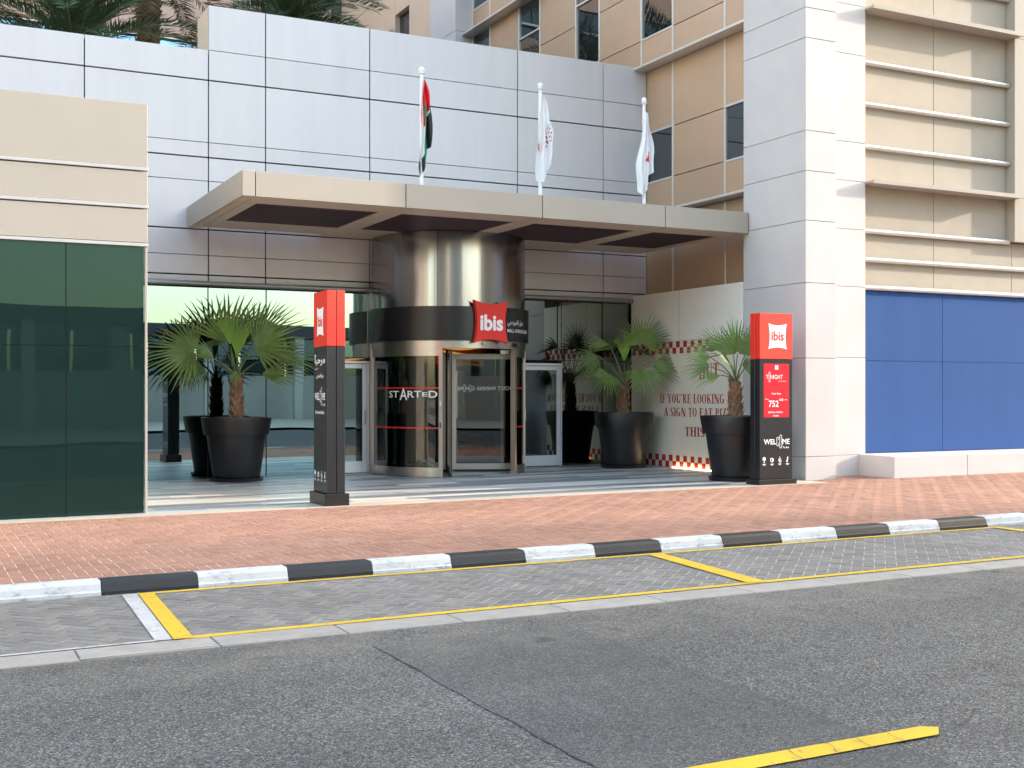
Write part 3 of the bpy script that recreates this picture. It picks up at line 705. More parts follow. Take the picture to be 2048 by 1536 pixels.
box('shaft', DX - .045, DX + .045, DY - .045, DY + .045, zf, 2.45, m_steel2, rd, .01)
for k in range(4):
    a = vd + R(2 + 90 * k); c, s_ = math.cos(a), math.sin(a); nx, ny = -s_, c
    def wb(name, r0, r1, z0, z1, th, mat, parent):
        m = MB(); P = [(DX + c * q + nx * e, DY + s_ * q + ny * e) for q, e in ((r0, -th), (r1, -th), (r1, th), (r0, th))]
        m.prism([(x_, y_, z0) for x_, y_ in P], (0, 0, z1 - z0)); return m.build(name, mat, parent)
    w = wb('wing_stile', .06, .14, zf + .05, 2.38, .022, m_steel2, rd); wb('stile', 1.24, 1.33, zf + .05, 2.38, .022, m_steel2, w)
    wb('rail', .141, 1.239, zf + .05, zf + .16, .021, m_steel2, w); wb('rail', .141, 1.239, 2.28, 2.38, .021, m_steel2, w)
    wb('pane', .141, 1.239, zf + .161, 2.279, .005, m_glass_door, w); wb('brush', 1.331, 1.375, zf + .02, 2.40, .014, m_rubber, w); wb('brush', .06, 1.33, zf + .012, zf + .049, .01, m_rubber, w)
    if k == 1:
        g_ = mix_runs([("DON'T WANNA G", 1), ('O', .4, 1.3, .3), (' H', 1), ('O', .4, 1.3, .3), ('ME', 1)], .012)
        V, F = fit(g_, 0, 1.06, 1.66, 1.80)
        lay((V, F), lambda a_, b2: (DX + c * (1.22 - a_) - nx * .012, DY + s_ * (1.22 - a_) - ny * .012, b2), 'lettering', m_white, rd)
for a, b_ in ((7.60, 7.70), (10.30, 10.42)): box('jamb', a, b_, YF - .10, YF + .12, zf - .01, 3.56, m_steel2, rd, .006)
# STARTED on the curved pane
V, F = fit(runs([('ST', 1, 1, 0, .08), ('A', 1, 1.7, -.25, .02), ('RT', 1, 1, 0, .06), ('E', 1, .62, .12, .08), ('D', 1, 1, 0, 0)], .01), 0, 1.0, 1.515, 1.72)
lay((V, F), lambda a_, b2: (DX + (DR - .0195) * math.cos(vd - R(49) + R(41) * a_), DY + (DR - .0195) * math.sin(vd - R(49) + R(41) * a_), b2), 'lettering', m_white, rd)
# hotel name on the band
V, F = fit(runs([('MALL AVENUE DUBAI', 1, 1, 0, 0)], .012), 0, 1, 2.735, 2.80)
bnd = lambda a_, b2: (DX + (DR + .073) * math.cos(vd + R(44.5) + R(29) * a_), DY + (DR + .073) * math.sin(vd + R(44.5) + R(29) * a_), b2)
lay((V, F), bnd, 'lettering', m_white, rd)
AR_DUBAI = '\ufef2\ufe91\u062f'; AR_AVENUE = '\ufeee\ufef4\ufee8\ufed3\u0627'; AR_MALL = '\u0644\ufeee\ufee3'
V, F = fit(runs([(AR_DUBAI, 1, 1, 0, .25), (AR_AVENUE, 1, 1, 0, .25), (AR_MALL, 1, 1, 0, 0)], .01), 0, .68, 2.84, 2.965)
lay((V, F), bnd, 'lettering', m_white, rd)
# red cushion sign on the band
sa_ = vd + R(28.5); sn = Vector((math.cos(sa_), math.sin(sa_), 0)); su = Vector((-sn.y, sn.x, 0)); so = Vector((DX, DY, 0)) + sn * (DR + .16)
sg = thing('entrance_sign', so + Vector((0, 0, 2.5)), 'large red cushion shaped hotel sign with white lettering on the black band', 'sign')
P = cushion(0, 2.905, .70, .76)
m = MB(); m.prism([so + su * a_ + Vector((0, 0, b2)) - sn * .085 for a_, b2 in P], sn * .075); m.build('body', m_red2, sg)
P2 = cushion(0, 2.905, .69, .75); m = MB(); m.prism([so + su * a_ + Vector((0, 0, b2)) - sn * .009 for a_, b2 in P2], sn * .006); m.build('face', m_red, sg)
m = MB(); m.tube([so - sn * .2 + Vector((0, 0, 2.8)), so - sn * .08 + Vector((0, 0, 2.8))], .03, 8); m.build('bracket', m_steel2, sg)
V, F = fit(runs([('ibis', 1, 1, 0, 0)], .035), -.235, .235, 2.745, 3.03)
lay((V, F), lambda a_, b2: tuple(so + su * a_ + sn * .003 + Vector((0, 0, b2))), 'lettering', m_white, sg)

# ---------------------------------------------------------------- green glass block on the left
YB = 15.5
lb = thing('glass_block', (-2, YB, gz(-2)), 'low block of dark green glass under cream panels at the left', 'building')
box('core', -9, 2.60, YB + .06, 21.0, .02, 5.25, m_cream, lb)
XS = [-6.0, -3.43, -.88, 1.67, 2.605]
for a, b_ in zip(XS, XS[1:]):
    for z0, z1 in ((gz(a) + .012, 2.222), (2.232, 3.49)): box('pane', a + .006, b_ - .006, YB + .012, YB + .03, z0, z1, m_green_glass, lb)
for q in XS[1:-1]: box('mullion', q - .005, q + .005, YB + .018, YB + .05, gz(q), 3.49, m_joint, lb)
box('transom', -6, 2.60, YB + .020, YB + .05, 2.222, 2.232, m_joint, lb)
for z0, z1 in ((3.545, 3.975), (4.025, 4.45), (4.50, 5.31)): box('cream_panel', -6, 2.642, YB, YB + .055, z0, z1 - .008, m_cream, lb, .004)
for z in (3.49, 3.975, 4.45): box('white_trim', -6, 2.652, YB - .016, YB + .058, z + .006, z + .047, m_trim, lb, .004)
box('corner_strip', 2.612, 2.642, YB + .004, YB + .058, gz(2.6), 3.494, m_cream, lb, .003)
box('footing', -6, 2.60, YB + .005, YB + .05, gz(-6) - .02, gz(-6) + .035, m_joint, lb)

# ---------------------------------------------------------------- mural wall
MX = 13.41
mu = thing('mural_wall', (MX, 19.2, gz(MX)), 'cream wall with red slogan lettering and red checked bands', 'wall')
box('core', MX + .03, 13.78, 17.32, 21.04, 0, 3.60, m_mural_white, mu)
for a, b_ in ((17.31, 19.297), (19.297, 21.04)):
    box('upper_panel', MX - .01, MX + .028, a + .004, b_ - .004, 2.668, 3.655, m_mural_white, mu, .003)
    box('mural_panel', MX, MX + .028, a + .0005, b_ - .0005, gz(MX) + .005, 2.66, m_mural, mu)
for zb in (2.415, .172):
    for q in range(2):
        k = 0; y_ = 21.0
        while y_ > 17.35:
            if (k + q) % 2 == 0: box('check', MX - .003, MX - .0006, y_ - .1215, y_, zb + .121 * q + .001, zb + .121 * (q + 1), m_mural_red, mu)
            y_ -= .1222; k += 1
# condensed serif capitals, unit height, thick stems and thin serifs
def sg_rect(x0, x1, y0, y1): return [[(x0, y0), (x1, y0), (x1, y1), (x0, y1)]]
def sg_ring(cx, cy, ax, ay, bx, by, t0=0, t1=360, n=18):
    out = []
    for i in range(n):
        a = R(t0 + (t1 - t0) * i / n); b2 = R(t0 + (t1 - t0) * (i + 1) / n)
        out.append([(cx + ax * math.cos(a), cy + ay * math.sin(a)), (cx + ax * math.cos(b2), cy + ay * math.sin(b2)), (cx + bx * math.cos(b2), cy + by * math.sin(b2)), (cx + bx * math.cos(a), cy + by * math.sin(a))])
    return out
def sg_line(x0, y0, x1, y1, w): return [[(x0 - w / 2, y0), (x0 + w / 2, y0), (x1 + w / 2, y1), (x1 - w / 2, y1)]]
st = .15; th = .055
def stem(x): return sg_rect(x, x + st, 0, 1) + sg_rect(x - .06, x + st + .06, 0, th) + sg_rect(x - .06, x + st + .06, 1 - th, 1)
GL = {
 'I': (.27, stem(.06)), 'L': (.46, stem(.06) + sg_rect(.2, .44, 0, th) + sg_rect(.40, .44, 0, .26)),
 'F': (.46, stem(.06) + sg_rect(.2, .44, 1 - th, 1) + sg_rect(.40, .44, .75, 1) + sg_rect(.2, .36, .48, .54) + sg_rect(.33, .36, .40, .62)),
 'E': (.49, stem(.06) + sg_rect(.2, .46, 1 - th, 1) + sg_rect(.42, .46, .76, 1) + sg_rect(.2, .36, .48, .54) + sg_rect(.33, .36, .40, .62) + sg_rect(.2, .47, 0, th) + sg_rect(.43, .47, 0, .26)),
 'H': (.62, stem(.06) + stem(.40) + sg_rect(.2, .42, .47, .53)),
 'T': (.52, stem(.185) + sg_rect(.02, .50, 1 - th, 1) + sg_rect(.02, .06, .74, 1) + sg_rect(.46, .50, .74, 1)),
 'N': (.62, sg_rect(.07, .12, 0, 1) + sg_rect(0, .19, 0, th) + sg_rect(.48, .53, 0, 1) + sg_rect(.41, .60, 1 - th, 1) + sg_line(.10, 1, .50, 0, st + .03)),
 'A': (.56, sg_line(.06, 0, .27, 1, th) + sg_line(.46, 0, .28, 1, st) + sg_rect(.14, .40, .3, .35) + sg_rect(-.01, .14, 0, th) + sg_rect(.34, .56, 0, th)),
 'Y': (.54, sg_rect(.20, .35, 0, .5) + sg_rect(.13, .42, 0, th) + sg_line(.275, .42, .07, 1, st) + sg_line(.29, .42, .47, 1, th) + sg_rect(-.03, .18, 1 - th, 1) + sg_rect(.38, .56, 1 - th, 1)),
 'O': (.56, sg_ring(.27, .5, .27, .51, .12, .46)), 'U': (.60, sg_rect(.06, .21, .28, 1) + sg_rect(0, .27, 1 - th, 1) + sg_rect(.46, .51, .28, 1) + sg_rect(.40, .58, 1 - th, 1) + sg_ring(.285, .28, .225, .29, .07, .23, 180, 360, 10)),
 'G': (.60, sg_ring(.27, .5, .27, .51, .12, .46, 45, 330) + sg_rect(.36, .51, .06, .46) + sg_rect(.30, .57, .42, .47)),
 'P': (.50, stem(.06) + sg_ring(.21, .72, .27, .28, .12, .225, -90, 90, 10)),
 'R': (.56, stem(.06) + sg_ring(.21, .74, .25, .26, .11, .205, -90, 90, 10) + sg_line(.47, 0, .28, .50, st) + sg_rect(.40, .58, 0, th)),
 'K': (.58, stem(.06) + sg_line(.22, .38, .46, 1, th) + sg_line(.48, 0, .28, .58, st) + sg_rect(.36, .58, 1 - th, 1) + sg_rect(.38, .59, 0, th)),
 'S': (.46, sg_ring(.22, .75, .22, .26, .09, .20, 20, 235, 12) + sg_ring(.22, .25, .22, .26, .09, .20, -160, 55, 12) + sg_line(.33, .30, .10, .68, .15)),
 'Z': (.50, sg_rect(.04, .46, 1 - th, 1) + sg_rect(.04, .48, 0, th) + sg_line(.10, 0, .39, 1, st) + sg_rect(.03, .07, .74, 1) + sg_rect(.45, .49, 0, .26)),
 "'": (.16, [[(.03, 1), (.13, 1), (.10, .7), (.05, .7)]]), '.': (.18, sg_rect(.03, .15, 0, .13)), ' ': (.24, [])}
def serif(txt):
    V = []; F = []; x_ = 0
    for ch in txt:
        w, polys = GL[ch]
        for p in polys: n = len(V); V += [(x_ + a, b2) for a, b2 in p]; F.append(tuple(range(n, n + len(p))))
        x_ += w + .045
    return V, F
for i, (txt, ya, yb, z0, z1) in enumerate((("IF YOU'RE LOOKING FOR", 19.978, 17.34, 1.44, 1.622), ('A SIGN TO EAT PIZZA...', 19.835, 17.34, 1.18, 1.355), ('THIS IS IT', 19.11, 17.72, .80, .985))):
    V, F = fit(serif(txt), 0, ya - yb, z0, z1)
    # overlapping strokes sit on slightly different planes so that none coincide
    mm = MB()
    for k, f in enumerate(F): mm.face([(MX - .0015 - .00012 * (k % 9), ya - V[q][0], V[q][1]) for q in f])
    mm.build('lettering', m_mural_red, mu, fix=False)
V, F = fit(serif('HUT'), 0, .62, 1.90, 2.20); mm = MB()
for k, f in enumerate(F): mm.face([(MX - .0015 - .00012 * (k % 9), 18.65 - V[q][0], V[q][1]) for q in f])
mm.build('lettering', m_mural_red, mu, fix=False)
box('joint_line', MX - .0105, MX - .0098, 19.291, 19.303, 2.67, 3.65, m_stone_joint, mu)
box('led_strip', MX - .03, MX - .004, 17.9, 19.5, gz(MX) + .004, gz(MX) + .016, m_led, mu)

# ---------------------------------------------------------------- white stone pillar
pi_ = thing('stone_pillar', (14.2, 16.4, gz(14)), 'tall white stone pillar beside the right totem sign', 'pillar')
J1 = [gz(13.4) - .05, .563, 2.231, 3.504, 4.557, 5.395, 6.074, 7.641, 8.15, 9.7, 11.2, 12.7, 14.2]
for a, b_ in zip(J1, J1[1:]): box('stone_block', 13.42, 14.085, 15.62, 17.30, a + .004, b_ - .004, m_white_stone, pi_, .005)
box('core', 13.44, 15.19, 16.14, 17.28, .1, 14.1, m_stone_joint, pi_); box('core', 13.44, 14.07, 15.64, 16.139, .1, 14.1, m_stone_joint, pi_)
J2 = [gz(14) - .05, .54, 2.27, 3.53, 4.55, 5.41, 6.10, 7.66, 8.54, 9.7, 11.2, 12.7, 14.2]
for a, b_ in zip(J2, J2[1:]): box('stone_block', 14.088, 15.20, 16.10, 17.30, a + .003, b_ - .003, m_white_stone, pi_, .005)

# ---------------------------------------------------------------- sand coloured wall with sun shades, blue hoarding below
bw = thing('clad_wall', (18.5, 16.4, gz(18)), 'sunlit sand coloured wall with horizontal metal tubes above blue boards', 'wall')
YW = 16.30
box('core', 15.2, 34, YW + .05, 17.3, 0, 14, m_joint, bw)
ROW = [3.545, 4.05, 4.565, 5.40, 6.085, 6.85, 7.605, 8.51, 9.27, 10.0, 10.75, 11.6, 14.0]
for i, (a, b_) in enumerate(zip(ROW, ROW[1:])):
    cols = [15.205, 17.07, 18.995] if i >= 2 else [15.205, 17.07, 19.15, 21.2, 23.3, 25.4]
    for p, q in zip(cols, cols[1:]): box('panel', p + .005, q - .005, YW, YW + .045, a + .002, b_ - .002, m_beige_wall, bw, .003)
m = MB(); m.box(19.0, 34, 16.125, 16.34, 4.58, 14.0); m.build('jamb_core', m_beige_wall, bw)
for a, b_ in ((4.56, 5.42), (5.42, 8.5), (8.5, 11.6), (11.6, 14)):
    for p, q in ((18.99, 21.5), (21.5, 24.0), (24, 26.5)): box('panel', p + .003, q - .003, 16.09, 16.124, a + .003, b_ - .003, m_cream, bw, .004)
for z in (6.085, 6.85, 7.605, 9.27, 10.0, 10.75, 4.565): m = MB(); m.tube([(15.21, YW - .075, z), (18.98, YW - .075, z)], .046, 16); m.build('tube', m_tube, bw, smooth='auto')
for z in (4.05, 3.545): m = MB(); m.tube([(15.21, YW - .075, z), (26, YW - .075, z)], .046, 16); m.build('tube', m_tube, bw, smooth='auto')
for z in (5.40, 8.51, 11.6):
    l_ = box('sun_shade', 15.21, 19.05, 15.93, YW - .002, z - .012, z + .028, m_cream, bw, .004); box('lip', 15.21, 19.05, 15.905, 15.929, z - .03, z + .045, m_cream, l_, .003)
bl = thing('hoarding', (18, 16.28, gz(18)), 'plain blue boards closing the ground floor at the right', 'hoarding')
for p, q in ((15.205, 17.27), (17.27, 20.5), (20.5, 23.6), (23.6, 26.5)):
    for a, b_ in ((.552, 2.225), (2.225, 3.50)): box('board', p + .004, q - .004, 16.27, 16.296, a + .003, b_ - .003, m_blue, bl, .002)
pl = thing('plinth', (19, 15.8, gz(19)), 'long white stone plinth below the blue boards', 'plinth')
for p, q in ((15.05, 16.80), (16.80, 19.6), (19.6, 22.4), (22.4, 25.2)): box('plinth_stone', p + .004, q - .004, 15.25, 16.262, .05, .548, m_white_stone, pl, .006)

# ---------------------------------------------------------------- bronze clad tower behind
GX = 13.80
tw = thing('tower_building', (16, 24, 0), 'bronze panelled tower with dark windows and silver ledges rising behind', 'building')
box('core', GX + .05, 34, 17.31, 29.75, .2, 20, m_joint, tw)
CYS = [17.31, 18.35, 20.09, 21.26, 22.99, 24.05, 25.83, 26.97, 28.68, 29.78]
def gpanel(y0, y1, z0, z1, glass=False):
    if z1 - z0 < .05: return
    box('window_pane' if glass else 'panel', GX + (.028 if glass else 0), GX + .045, y0 + .012, y1 - .012, z0 + .008, z1 - .008, m_win_dark if glass else m_gold, tw, 0 if glass else .003)
bands = [(3.60, 5.30), (5.36, 8.40), (8.45, 11.48), (11.53, 14.6), (14.65, 17.7)]
for bi, (z0, z1) in enumerate(bands):
    for c in range(9):
        y0, y1 = CYS[c], CYS[c + 1]; h = z0
        win = (c % 2 == 0)
        if bi == 0: gpanel(y0, y1, z0, z1)
        elif bi == 1:
            if win:
                gpanel(y0, y1, z0, 6.045); gpanel(y0, y1, 6.045, 7.095, True); gpanel(y0, y1, 7.095, z1)
                for z in (6.045, 7.095): box('transom', GX - .012, GX + .046, y0 + .02, y1 - .02, z - .022, z + .022, m_alu, tw, .003)
            else: gpanel(y0, y1, z0, 6.056); gpanel(y0, y1, 6.056, 7.081); gpanel(y0, y1, 7.081, z1)
        else:
            d = z0 - 8.45
            if win and c > 0:
                gpanel(y0, y1, z0, 9.118 + d); gpanel(y0, y1, 9.118 + d, 10.65 + d, True); gpanel(y0, y1, 10.65 + d, z1, True)
                for z in (9.118 + d, 10.65 + d): box('transom', GX - .012, GX + .046, y0 + .02, y1 - .02, z - .022, z + .022, m_alu, tw, .003)
            else: gpanel(y0, y1, z0, 9.115 + d); gpanel(y0, y1, 9.115 + d, 10.2 + d); gpanel(y0, y1, 10.2 + d, z1)
for q in CYS[1:]:
    for bi, (z0, z1) in enumerate(bands):
        qq = 21.10 if (q == 21.26 and bi < 2) else q
        box('mullion', GX - .014, GX + .046, qq - .024, qq + .024, z0, z1, m_alu, tw, .003)
for z in (5.33, 8.425, 11.505, 14.62): box('ledge', 13.47, GX + .04, 17.32, 29.9, z - .028, z + .022, m_alu_dark if z < 0 else m_alu, tw, .004)
for z0, z1 in ((4, 8.5), (8.5, 11.6), (11.6, 12.9), (12.9, 16)):
    box('corner_stone', 13.28, 13.84, 29.80, 31.6, z0 + .005, z1 - .005, m_panel, tw, .004)
# tan wing and pink stone building behind the palms
tn = thing('tan_building', (15, 36, 0), 'tan panelled building wing between the palms and the bronze tower', 'building')
for y0, y1 in ((31.65, 34.5), (35.7, 41.2)):
    for z0, z1 in ((6, 11.6), (11.6, 14.705), (14.705, 18)): box('panel', GX, GX + .3, y0 + .01, y1 - .01, z0 + .012, z1 - .012, m_tan, tn)
for z0, z1, mt, xo in ((6, 11.7, m_tan, 0), (11.7, 13.75, m_win_dark, .16), (13.75, 14.9, m_tan, 0), (14.9, 17, m_win_dark, .16)): box('window_pane' if xo else 'panel', GX + xo, GX + .3, 34.51, 35.69, z0 + .005, z1 - .005, mt, tn)
box('window_frame', GX + .10, GX + .16, 34.52, 34.57, 11.7, 13.74, m_alu, tn); box('core', GX + .31, 22, 31.7, 41.1, 6, 18, m_joint, tn)
pk = thing('stone_building', (0, 41.5, 0), 'pink stone building with a blue window strip behind the palms', 'building')
for i in range(12):
    x0 = -16 + i * 2.45
    box('stone_panel', x0 + .006, x0 + 2.444, 41.0, 41.3, 13.78, 15.5, m_pink, pk); box('stone_panel', x0 + .006, x0 + 2.444, 41.0, 41.3, 16.9, 18.5, m_pink, pk)
    box('stone_panel', x0 + .006, x0 + 2.444, 41.0, 41.3, 6.9, 11.4, m_pink, pk)
    for q in (0, 1.225): box('window_pane', x0 + q + .02, x0 + q + 1.205, 41.12, 41.2, 11.42, 13.62, m_win_blue if x0 < 7 else m_win_dark, pk)
    box('window_pane', x0 + .02, x0 + 2.43, 41.12, 41.2, 15.5, 16.9, m_win_dark, pk)
box('sill', -16, 13.4, 40.93, 41.02, 13.66, 13.76, m_trunk, pk); box('sill', -16, 13.4, 40.96, 41.05, 13.60, 13.65, m_alu_white, pk); box('sill', -16, 13.4, 40.95, 41.1, 15.95, 16.03, m_alu_white, pk)
box('stone_panel', 13.41, 14.2, 41.0, 41.3, 6.9, 15.0, m_pink, pk); box('window_pane', 13.41, 14.2, 41.05, 41.3, 15.0, 18.5, m_win_dark, pk)
box('core', -16, 13.4, 41.31, 46, 6.9, 18.5, m_joint, pk)

# ---------------------------------------------------------------- totem signs
def icons(fn, name, parent, u0, du, z, s=1.0):
    def ring(cx, cz, r0, r1, n=12): return [[(cx + r1 * math.cos(a), cz + r1 * math.sin(a)), (cx + r1 * math.cos(b), cz + r1 * math.sin(b)), (cx + r0 * math.cos(b), cz + r0 * math.sin(b)), (cx + r0 * math.cos(a), cz + r0 * math.sin(a))]
                                            for a, b in ((2 * math.pi * k / n, 2 * math.pi * (k + 1) / n) for k in range(n))]
    def rc(x0, x1, y0, y1): return [[(x0, y0), (x1, y0), (x1, y1), (x0, y1)]]
    I = [[[(-.03, .045), (.03, .045), (.012, .012), (-.012, .012)]] + ring(0, .03, .022, .03) + rc(-.006, .006, -.02, .012) + rc(-.012, .012, -.025, -.02),
         ring(0, .012, .02, .032) + ring(.012, .012, .0, .012) + rc(-.03, -.015, .03, .04),
         ring(.008, -.005, .012, .022) + rc(-.004, .004, .015, .06) + rc(-.022, -.012, -.01, .03) + rc(.014, .02, .01, .04),
         ring(.004, .042, 0, .012) + [[(-.012, -.025), (.002, -.025), (.014, .03), (-.006, .03)]] + rc(-.02, -.012, -.02, .012)]
    for k, polys in enumerate(I):
        m = MB()
        for p in polys + rc(-.03, .03, -.048, -.040) + rc(-.02, .02, -.060, -.053): m.face([fn(u0 + k * du + a * s, z + b * s) for a, b in p])
        m.build('icon', m_white, parent, fix=False)
WEL = lambda: mix_runs([('WEL', 1), ('C', .42, 1.25, .27), ('O', .42, 1.85, .58), ('ME', 1)], .018)
def totem(name, cx, cy, w, d, base_h, grow, ztop, zred, face, label):
    """w along the lettered face, d across; face 'front' looks to the street, 'side' looks down the street to the left"""
    zb = gz(cx)
    hx, hy = (w / 2, d / 2) if face == 'front' else (d / 2, w / 2)
    t = thing(name, (cx, cy, zb), label, 'totem sign', 'totem signs at the forecourt edge')
    box('base', cx - hx - grow, cx + hx + grow, cy - hy - grow, cy + hy + grow, zb + .002, zb + base_h, m_totem_base, t, .006)
    for z0, z1, mt, nm in ((zb + base_h + .001, zred - .003, m_totem, 'body'), (zred, ztop, m_red2, 'red_head')):
        # two shells with a recessed groove between them down the narrow sides
        if face == 'front':
            o = box(nm, cx - hx, cx + hx, cy - hy, cy - .012, z0, z1, mt, t, .006); box('back_shell', cx - hx, cx + hx, cy + .012, cy + hy, z0, z1, mt, o, .006); box('groove', cx - hx + .02, cx + hx - .02, cy - .013, cy + .013, z0, z1 - .004, m_joint if nm == 'body' else mt, o)
        else:
            o = box(nm, cx - hx, cx - .004, cy - hy, cy + hy, z0, z1, mt, t, .006); box('back_shell', cx + .012, cx + hx, cy - hy, cy + hy, z0, z1, mt, o, .006); box('groove', cx - .005, cx + .013, cy - hy + .018, cy + hy - .018, z0, z1 - .004, m_joint if nm == 'body' else mt, o)
    if face == 'front': fn = lambda a, b, e=.0: (cx - hx + a, cy - hy - .002 - e, b)
    else: fn = lambda a, b, e=.0: (cx - hx - .002 - e, cy + hy - a, b)
    return t, fn
def logo(t, fn, a0, a1, z0, z1, mt_bg, mt_tx):
    P = cushion((a0 + a1) / 2, (z0 + z1) / 2, a1 - a0, z1 - z0, .07); m = MB(); m.face([fn(a, b) for a, b in P]); o = m.build('logo', mt_bg, t, fix=False)
    w = a1 - a0; h = z1 - z0
    V, F = fit(runs([('ibis', 1, 1, 0, 0)], .026), a0 + w * .16, a1 - w * .16, z0 + h * .33, z0 + h * .70); lay((V, F), lambda a, b: fn(a, b, .0015), 'lettering', mt_tx, t)
def line(t, fn, txt, a0, a1, z0, z1, mt, bold=.015, geo=None):
    V, F = fit(geo or runs([(txt, 1, 1, 0, 0)], bold), a0, a1, z0, z1); lay((V, F), lambda a, b: fn(a, b, .003), 'lettering', mt, t)
t1, f1 = totem('totem_sign', 5.045, 15.53, .60, .25, .165, .045, 3.02, 2.27, 'side', 'black totem sign with red head and Arabic greeting, left of the entrance')
logo(t1, f1, .15, .44, 2.41, 2.81, m_white, m_red2)
line(t1, f1, '', .06, .52, 2.01, 2.17, m_white, geo=runs([('\u064b\ufe8e\ufe92\ufea3\ufeae\ufee3', 1, 1, 0, 0)], .02))
line(t1, f1, '', .08, .22, 1.955, 1.985, m_white, geo=runs([(AR_DUBAI, 1, 1, 0, 0)], .02))
line(t1, f1, '', .14, .45, 1.83, 1.91, m_white, geo=runs([(AR_DUBAI, 1, 1, 0, .25), (AR_AVENUE, 1, 1, 0, .25), (AR_MALL, 1, 1, 0, 0)], .02))
line(t1, f1, '', .06, .52, 1.475, 1.72, m_white, geo=WEL())
line(t1, f1, 'To ibis', .40, .52, 1.47, 1.505, m_white)
line(t1, f1, 'Mall Avenue Dubai', .09, .48, 1.36, 1.405, m_white)
icons(f1, 'icon', t1, .07, .145, .52, 1.2)
t2, f2 = totem('totem_sign', 12.455, 15.33, .665, .25, .085, .05, 2.93, 2.19, 'front', 'black totem sign with red price screen beside the white stone pillar')
logo(t2, f2, .17, .545, 2.35, 2.765, m_white, m_red)
s_ = MB(); s_.face([f2(.075, 1.25), f2(.59, 1.25), f2(.59, 2.115), f2(.075, 2.115)]); scr = s_.build('screen', m_screen, t2, fix=False)
P = cushion(.335, 2.055, .072, .072, .07); m = MB(); m.face([f2(a, b, .002) for a, b in P]); m.build('logo', m_white, t2, fix=False)
line(t2, f2, '', .12, .46, 1.815, 1.985, m_white, geo=mix_runs([('T', 1), ('O', .36, 1.75, .55), ('N', 1), ('IGHT', 1)], .0))
line(t2, f2, 'in the hotel', .365, .53, 1.825, 1.843, m_white, 0)
line(t2, f2, 'Daily Rate', .235, .42, 1.61, 1.645, m_white); line(t2, f2, 'From', .105, .17, 1.535, 1.552, m_white); line(t2, f2, 'AED', .385, .475, 1.515, 1.55, m_white); line(t2, f2, 'net', .495, .55, 1.525, 1.54, m_white)
line(t2, f2, '752', .175, .375, 1.415, 1.52, m_white); line(t2, f2, 'IBIS MALL AVENUE', .165, .455, 1.318, 1.345, m_white); line(t2, f2, 'DUBAI', .265, .375, 1.262, 1.285, m_white)
line(t2, f2, '', .075, .60, .745, .965, m_white, geo=WEL()); line(t2, f2, 'To ibis', .46, .585, .745, .775, m_white)
icons(f2, 'icon', t2, .085, .158, .545, 1.15)

# ---------------------------------------------------------------- flagpoles and flags on the canopy
def flag(px, py, zt, wl, wr, length, mats, colour, label, seed):
    """limp cloth: a tapering bundle of folds; wl, wr reach left and right of the pole, length(a) is the lower edge"""
    m = MB(); na, nb = 30, 46; pts = {}
    for i in range(na + 1):
        a = i / na
        for j in range(nb + 1):
            b = j / nb
            sp = min(1, .10 + 1.25 * b ** .8) * (1 + .06 * math.sin(7 * b + seed))
            x = px + .03 + (-wl + (wl + wr) * a) * sp + .012 * math.sin(11 * b + 5 * a + seed)
            y = py - .045 - (.050 * math.sin(a * 15 + seed + 1.5 * b) + .018 * math.sin(a * 31 + 4 * b)) * min(1, .3 + 1.2 * b)
            pts[i, j] = (x, y, zt - b * length(a) - .02 * math.sin(3 * a))
    for i in range(na):
        for j in range(nb): m.face([pts[i, j], pts[i + 1, j], pts[i + 1, j + 1], pts[i, j + 1]], colour((i + .5) / na, (j + .5) / nb))
    o = m.build('flag', mats, None, smooth=True, fix=True); base = Vector((px, py, zt))
    for v in o.data.vertices: v.co -= base
    o.location = base
    return tag(o, label, 'flag')
fp = [(7.42, 6.985), (9.62, 6.985), (11.74, 6.97)]
FL = ['leftmost white flagpole on the canopy, carrying the red green white black flag', 'middle white flagpole on the canopy between two other flagpoles', 'rightmost white flagpole on the canopy, nearest the bronze tower']
for (px, zt), lb_ in zip(fp, FL):
    t = thing('flagpole', (px, 18.0, ZT - .01), lb_, 'flagpole', 'flagpoles on the canopy')
    m = MB(); m.lathe(px, 18.0, [(.034, ZT - .01), (.034, zt - .55), (.028, zt - .16), (.0, zt - .16)], 14); m.build('pole', m_pole, t, smooth='auto')
    m = MB(); m.lathe(px, 18.0, [(.030, zt - .165), (.032, zt - .125), (.054, zt - .12), (.056, zt - .105), (.036, zt - .095), (.048, zt - .07), (.050, zt - .045), (.034, zt - .018), (.012, zt - .004), (0, zt)], 16); m.build('finial', m_pole, t, smooth='auto')
    m = MB(); m.lathe(px, 18.0, [(.07, ZT - .01), (.07, ZT + .01), (.034, ZT + .012)], 14); m.build('foot_plate', m_pole, t, smooth='auto')
def uae(a, b):
    if b < .30: return 0
    if .36 < a < .56: return 1
    if a <= .36: return 0 if b < .52 - .3 * (.36 - a) else (2 if b < .84 + .15 * (.36 - a) else 3)
    return 0 if b < .46 else (2 if b < .56 - .25 * (a - .56) else 3)
flag(7.42, 18.0, 6.77, .10, .145, lambda a: 1.46 - 1.0 * max(0, a - .34) + .10 * math.sin(9 * a), [m_flag_red, m_flag_green, m_flag_white, m_flag_black], uae, 'limp red, green, white and black flag on the leftmost pole', 0.4)
flag(9.62, 18.0, 6.74, .13, .21, lambda a: 1.22 + .25 * math.sin(2.9 * a + .9) - .55 * max(0, a - .55), [m_flag_white, m_flag_red, m_flag_purple],
     lambda a, b: 1 if abs(a - .10) / .09 + abs(b - .60) / .055 < 1 else (2 if (.62 < a < .92 and .42 < b < .68 and math.sin(a * 61) * math.sin(b * 97) > .25) else 0), 'limp white flag with red patch and purple script on the middle pole', 1.5)
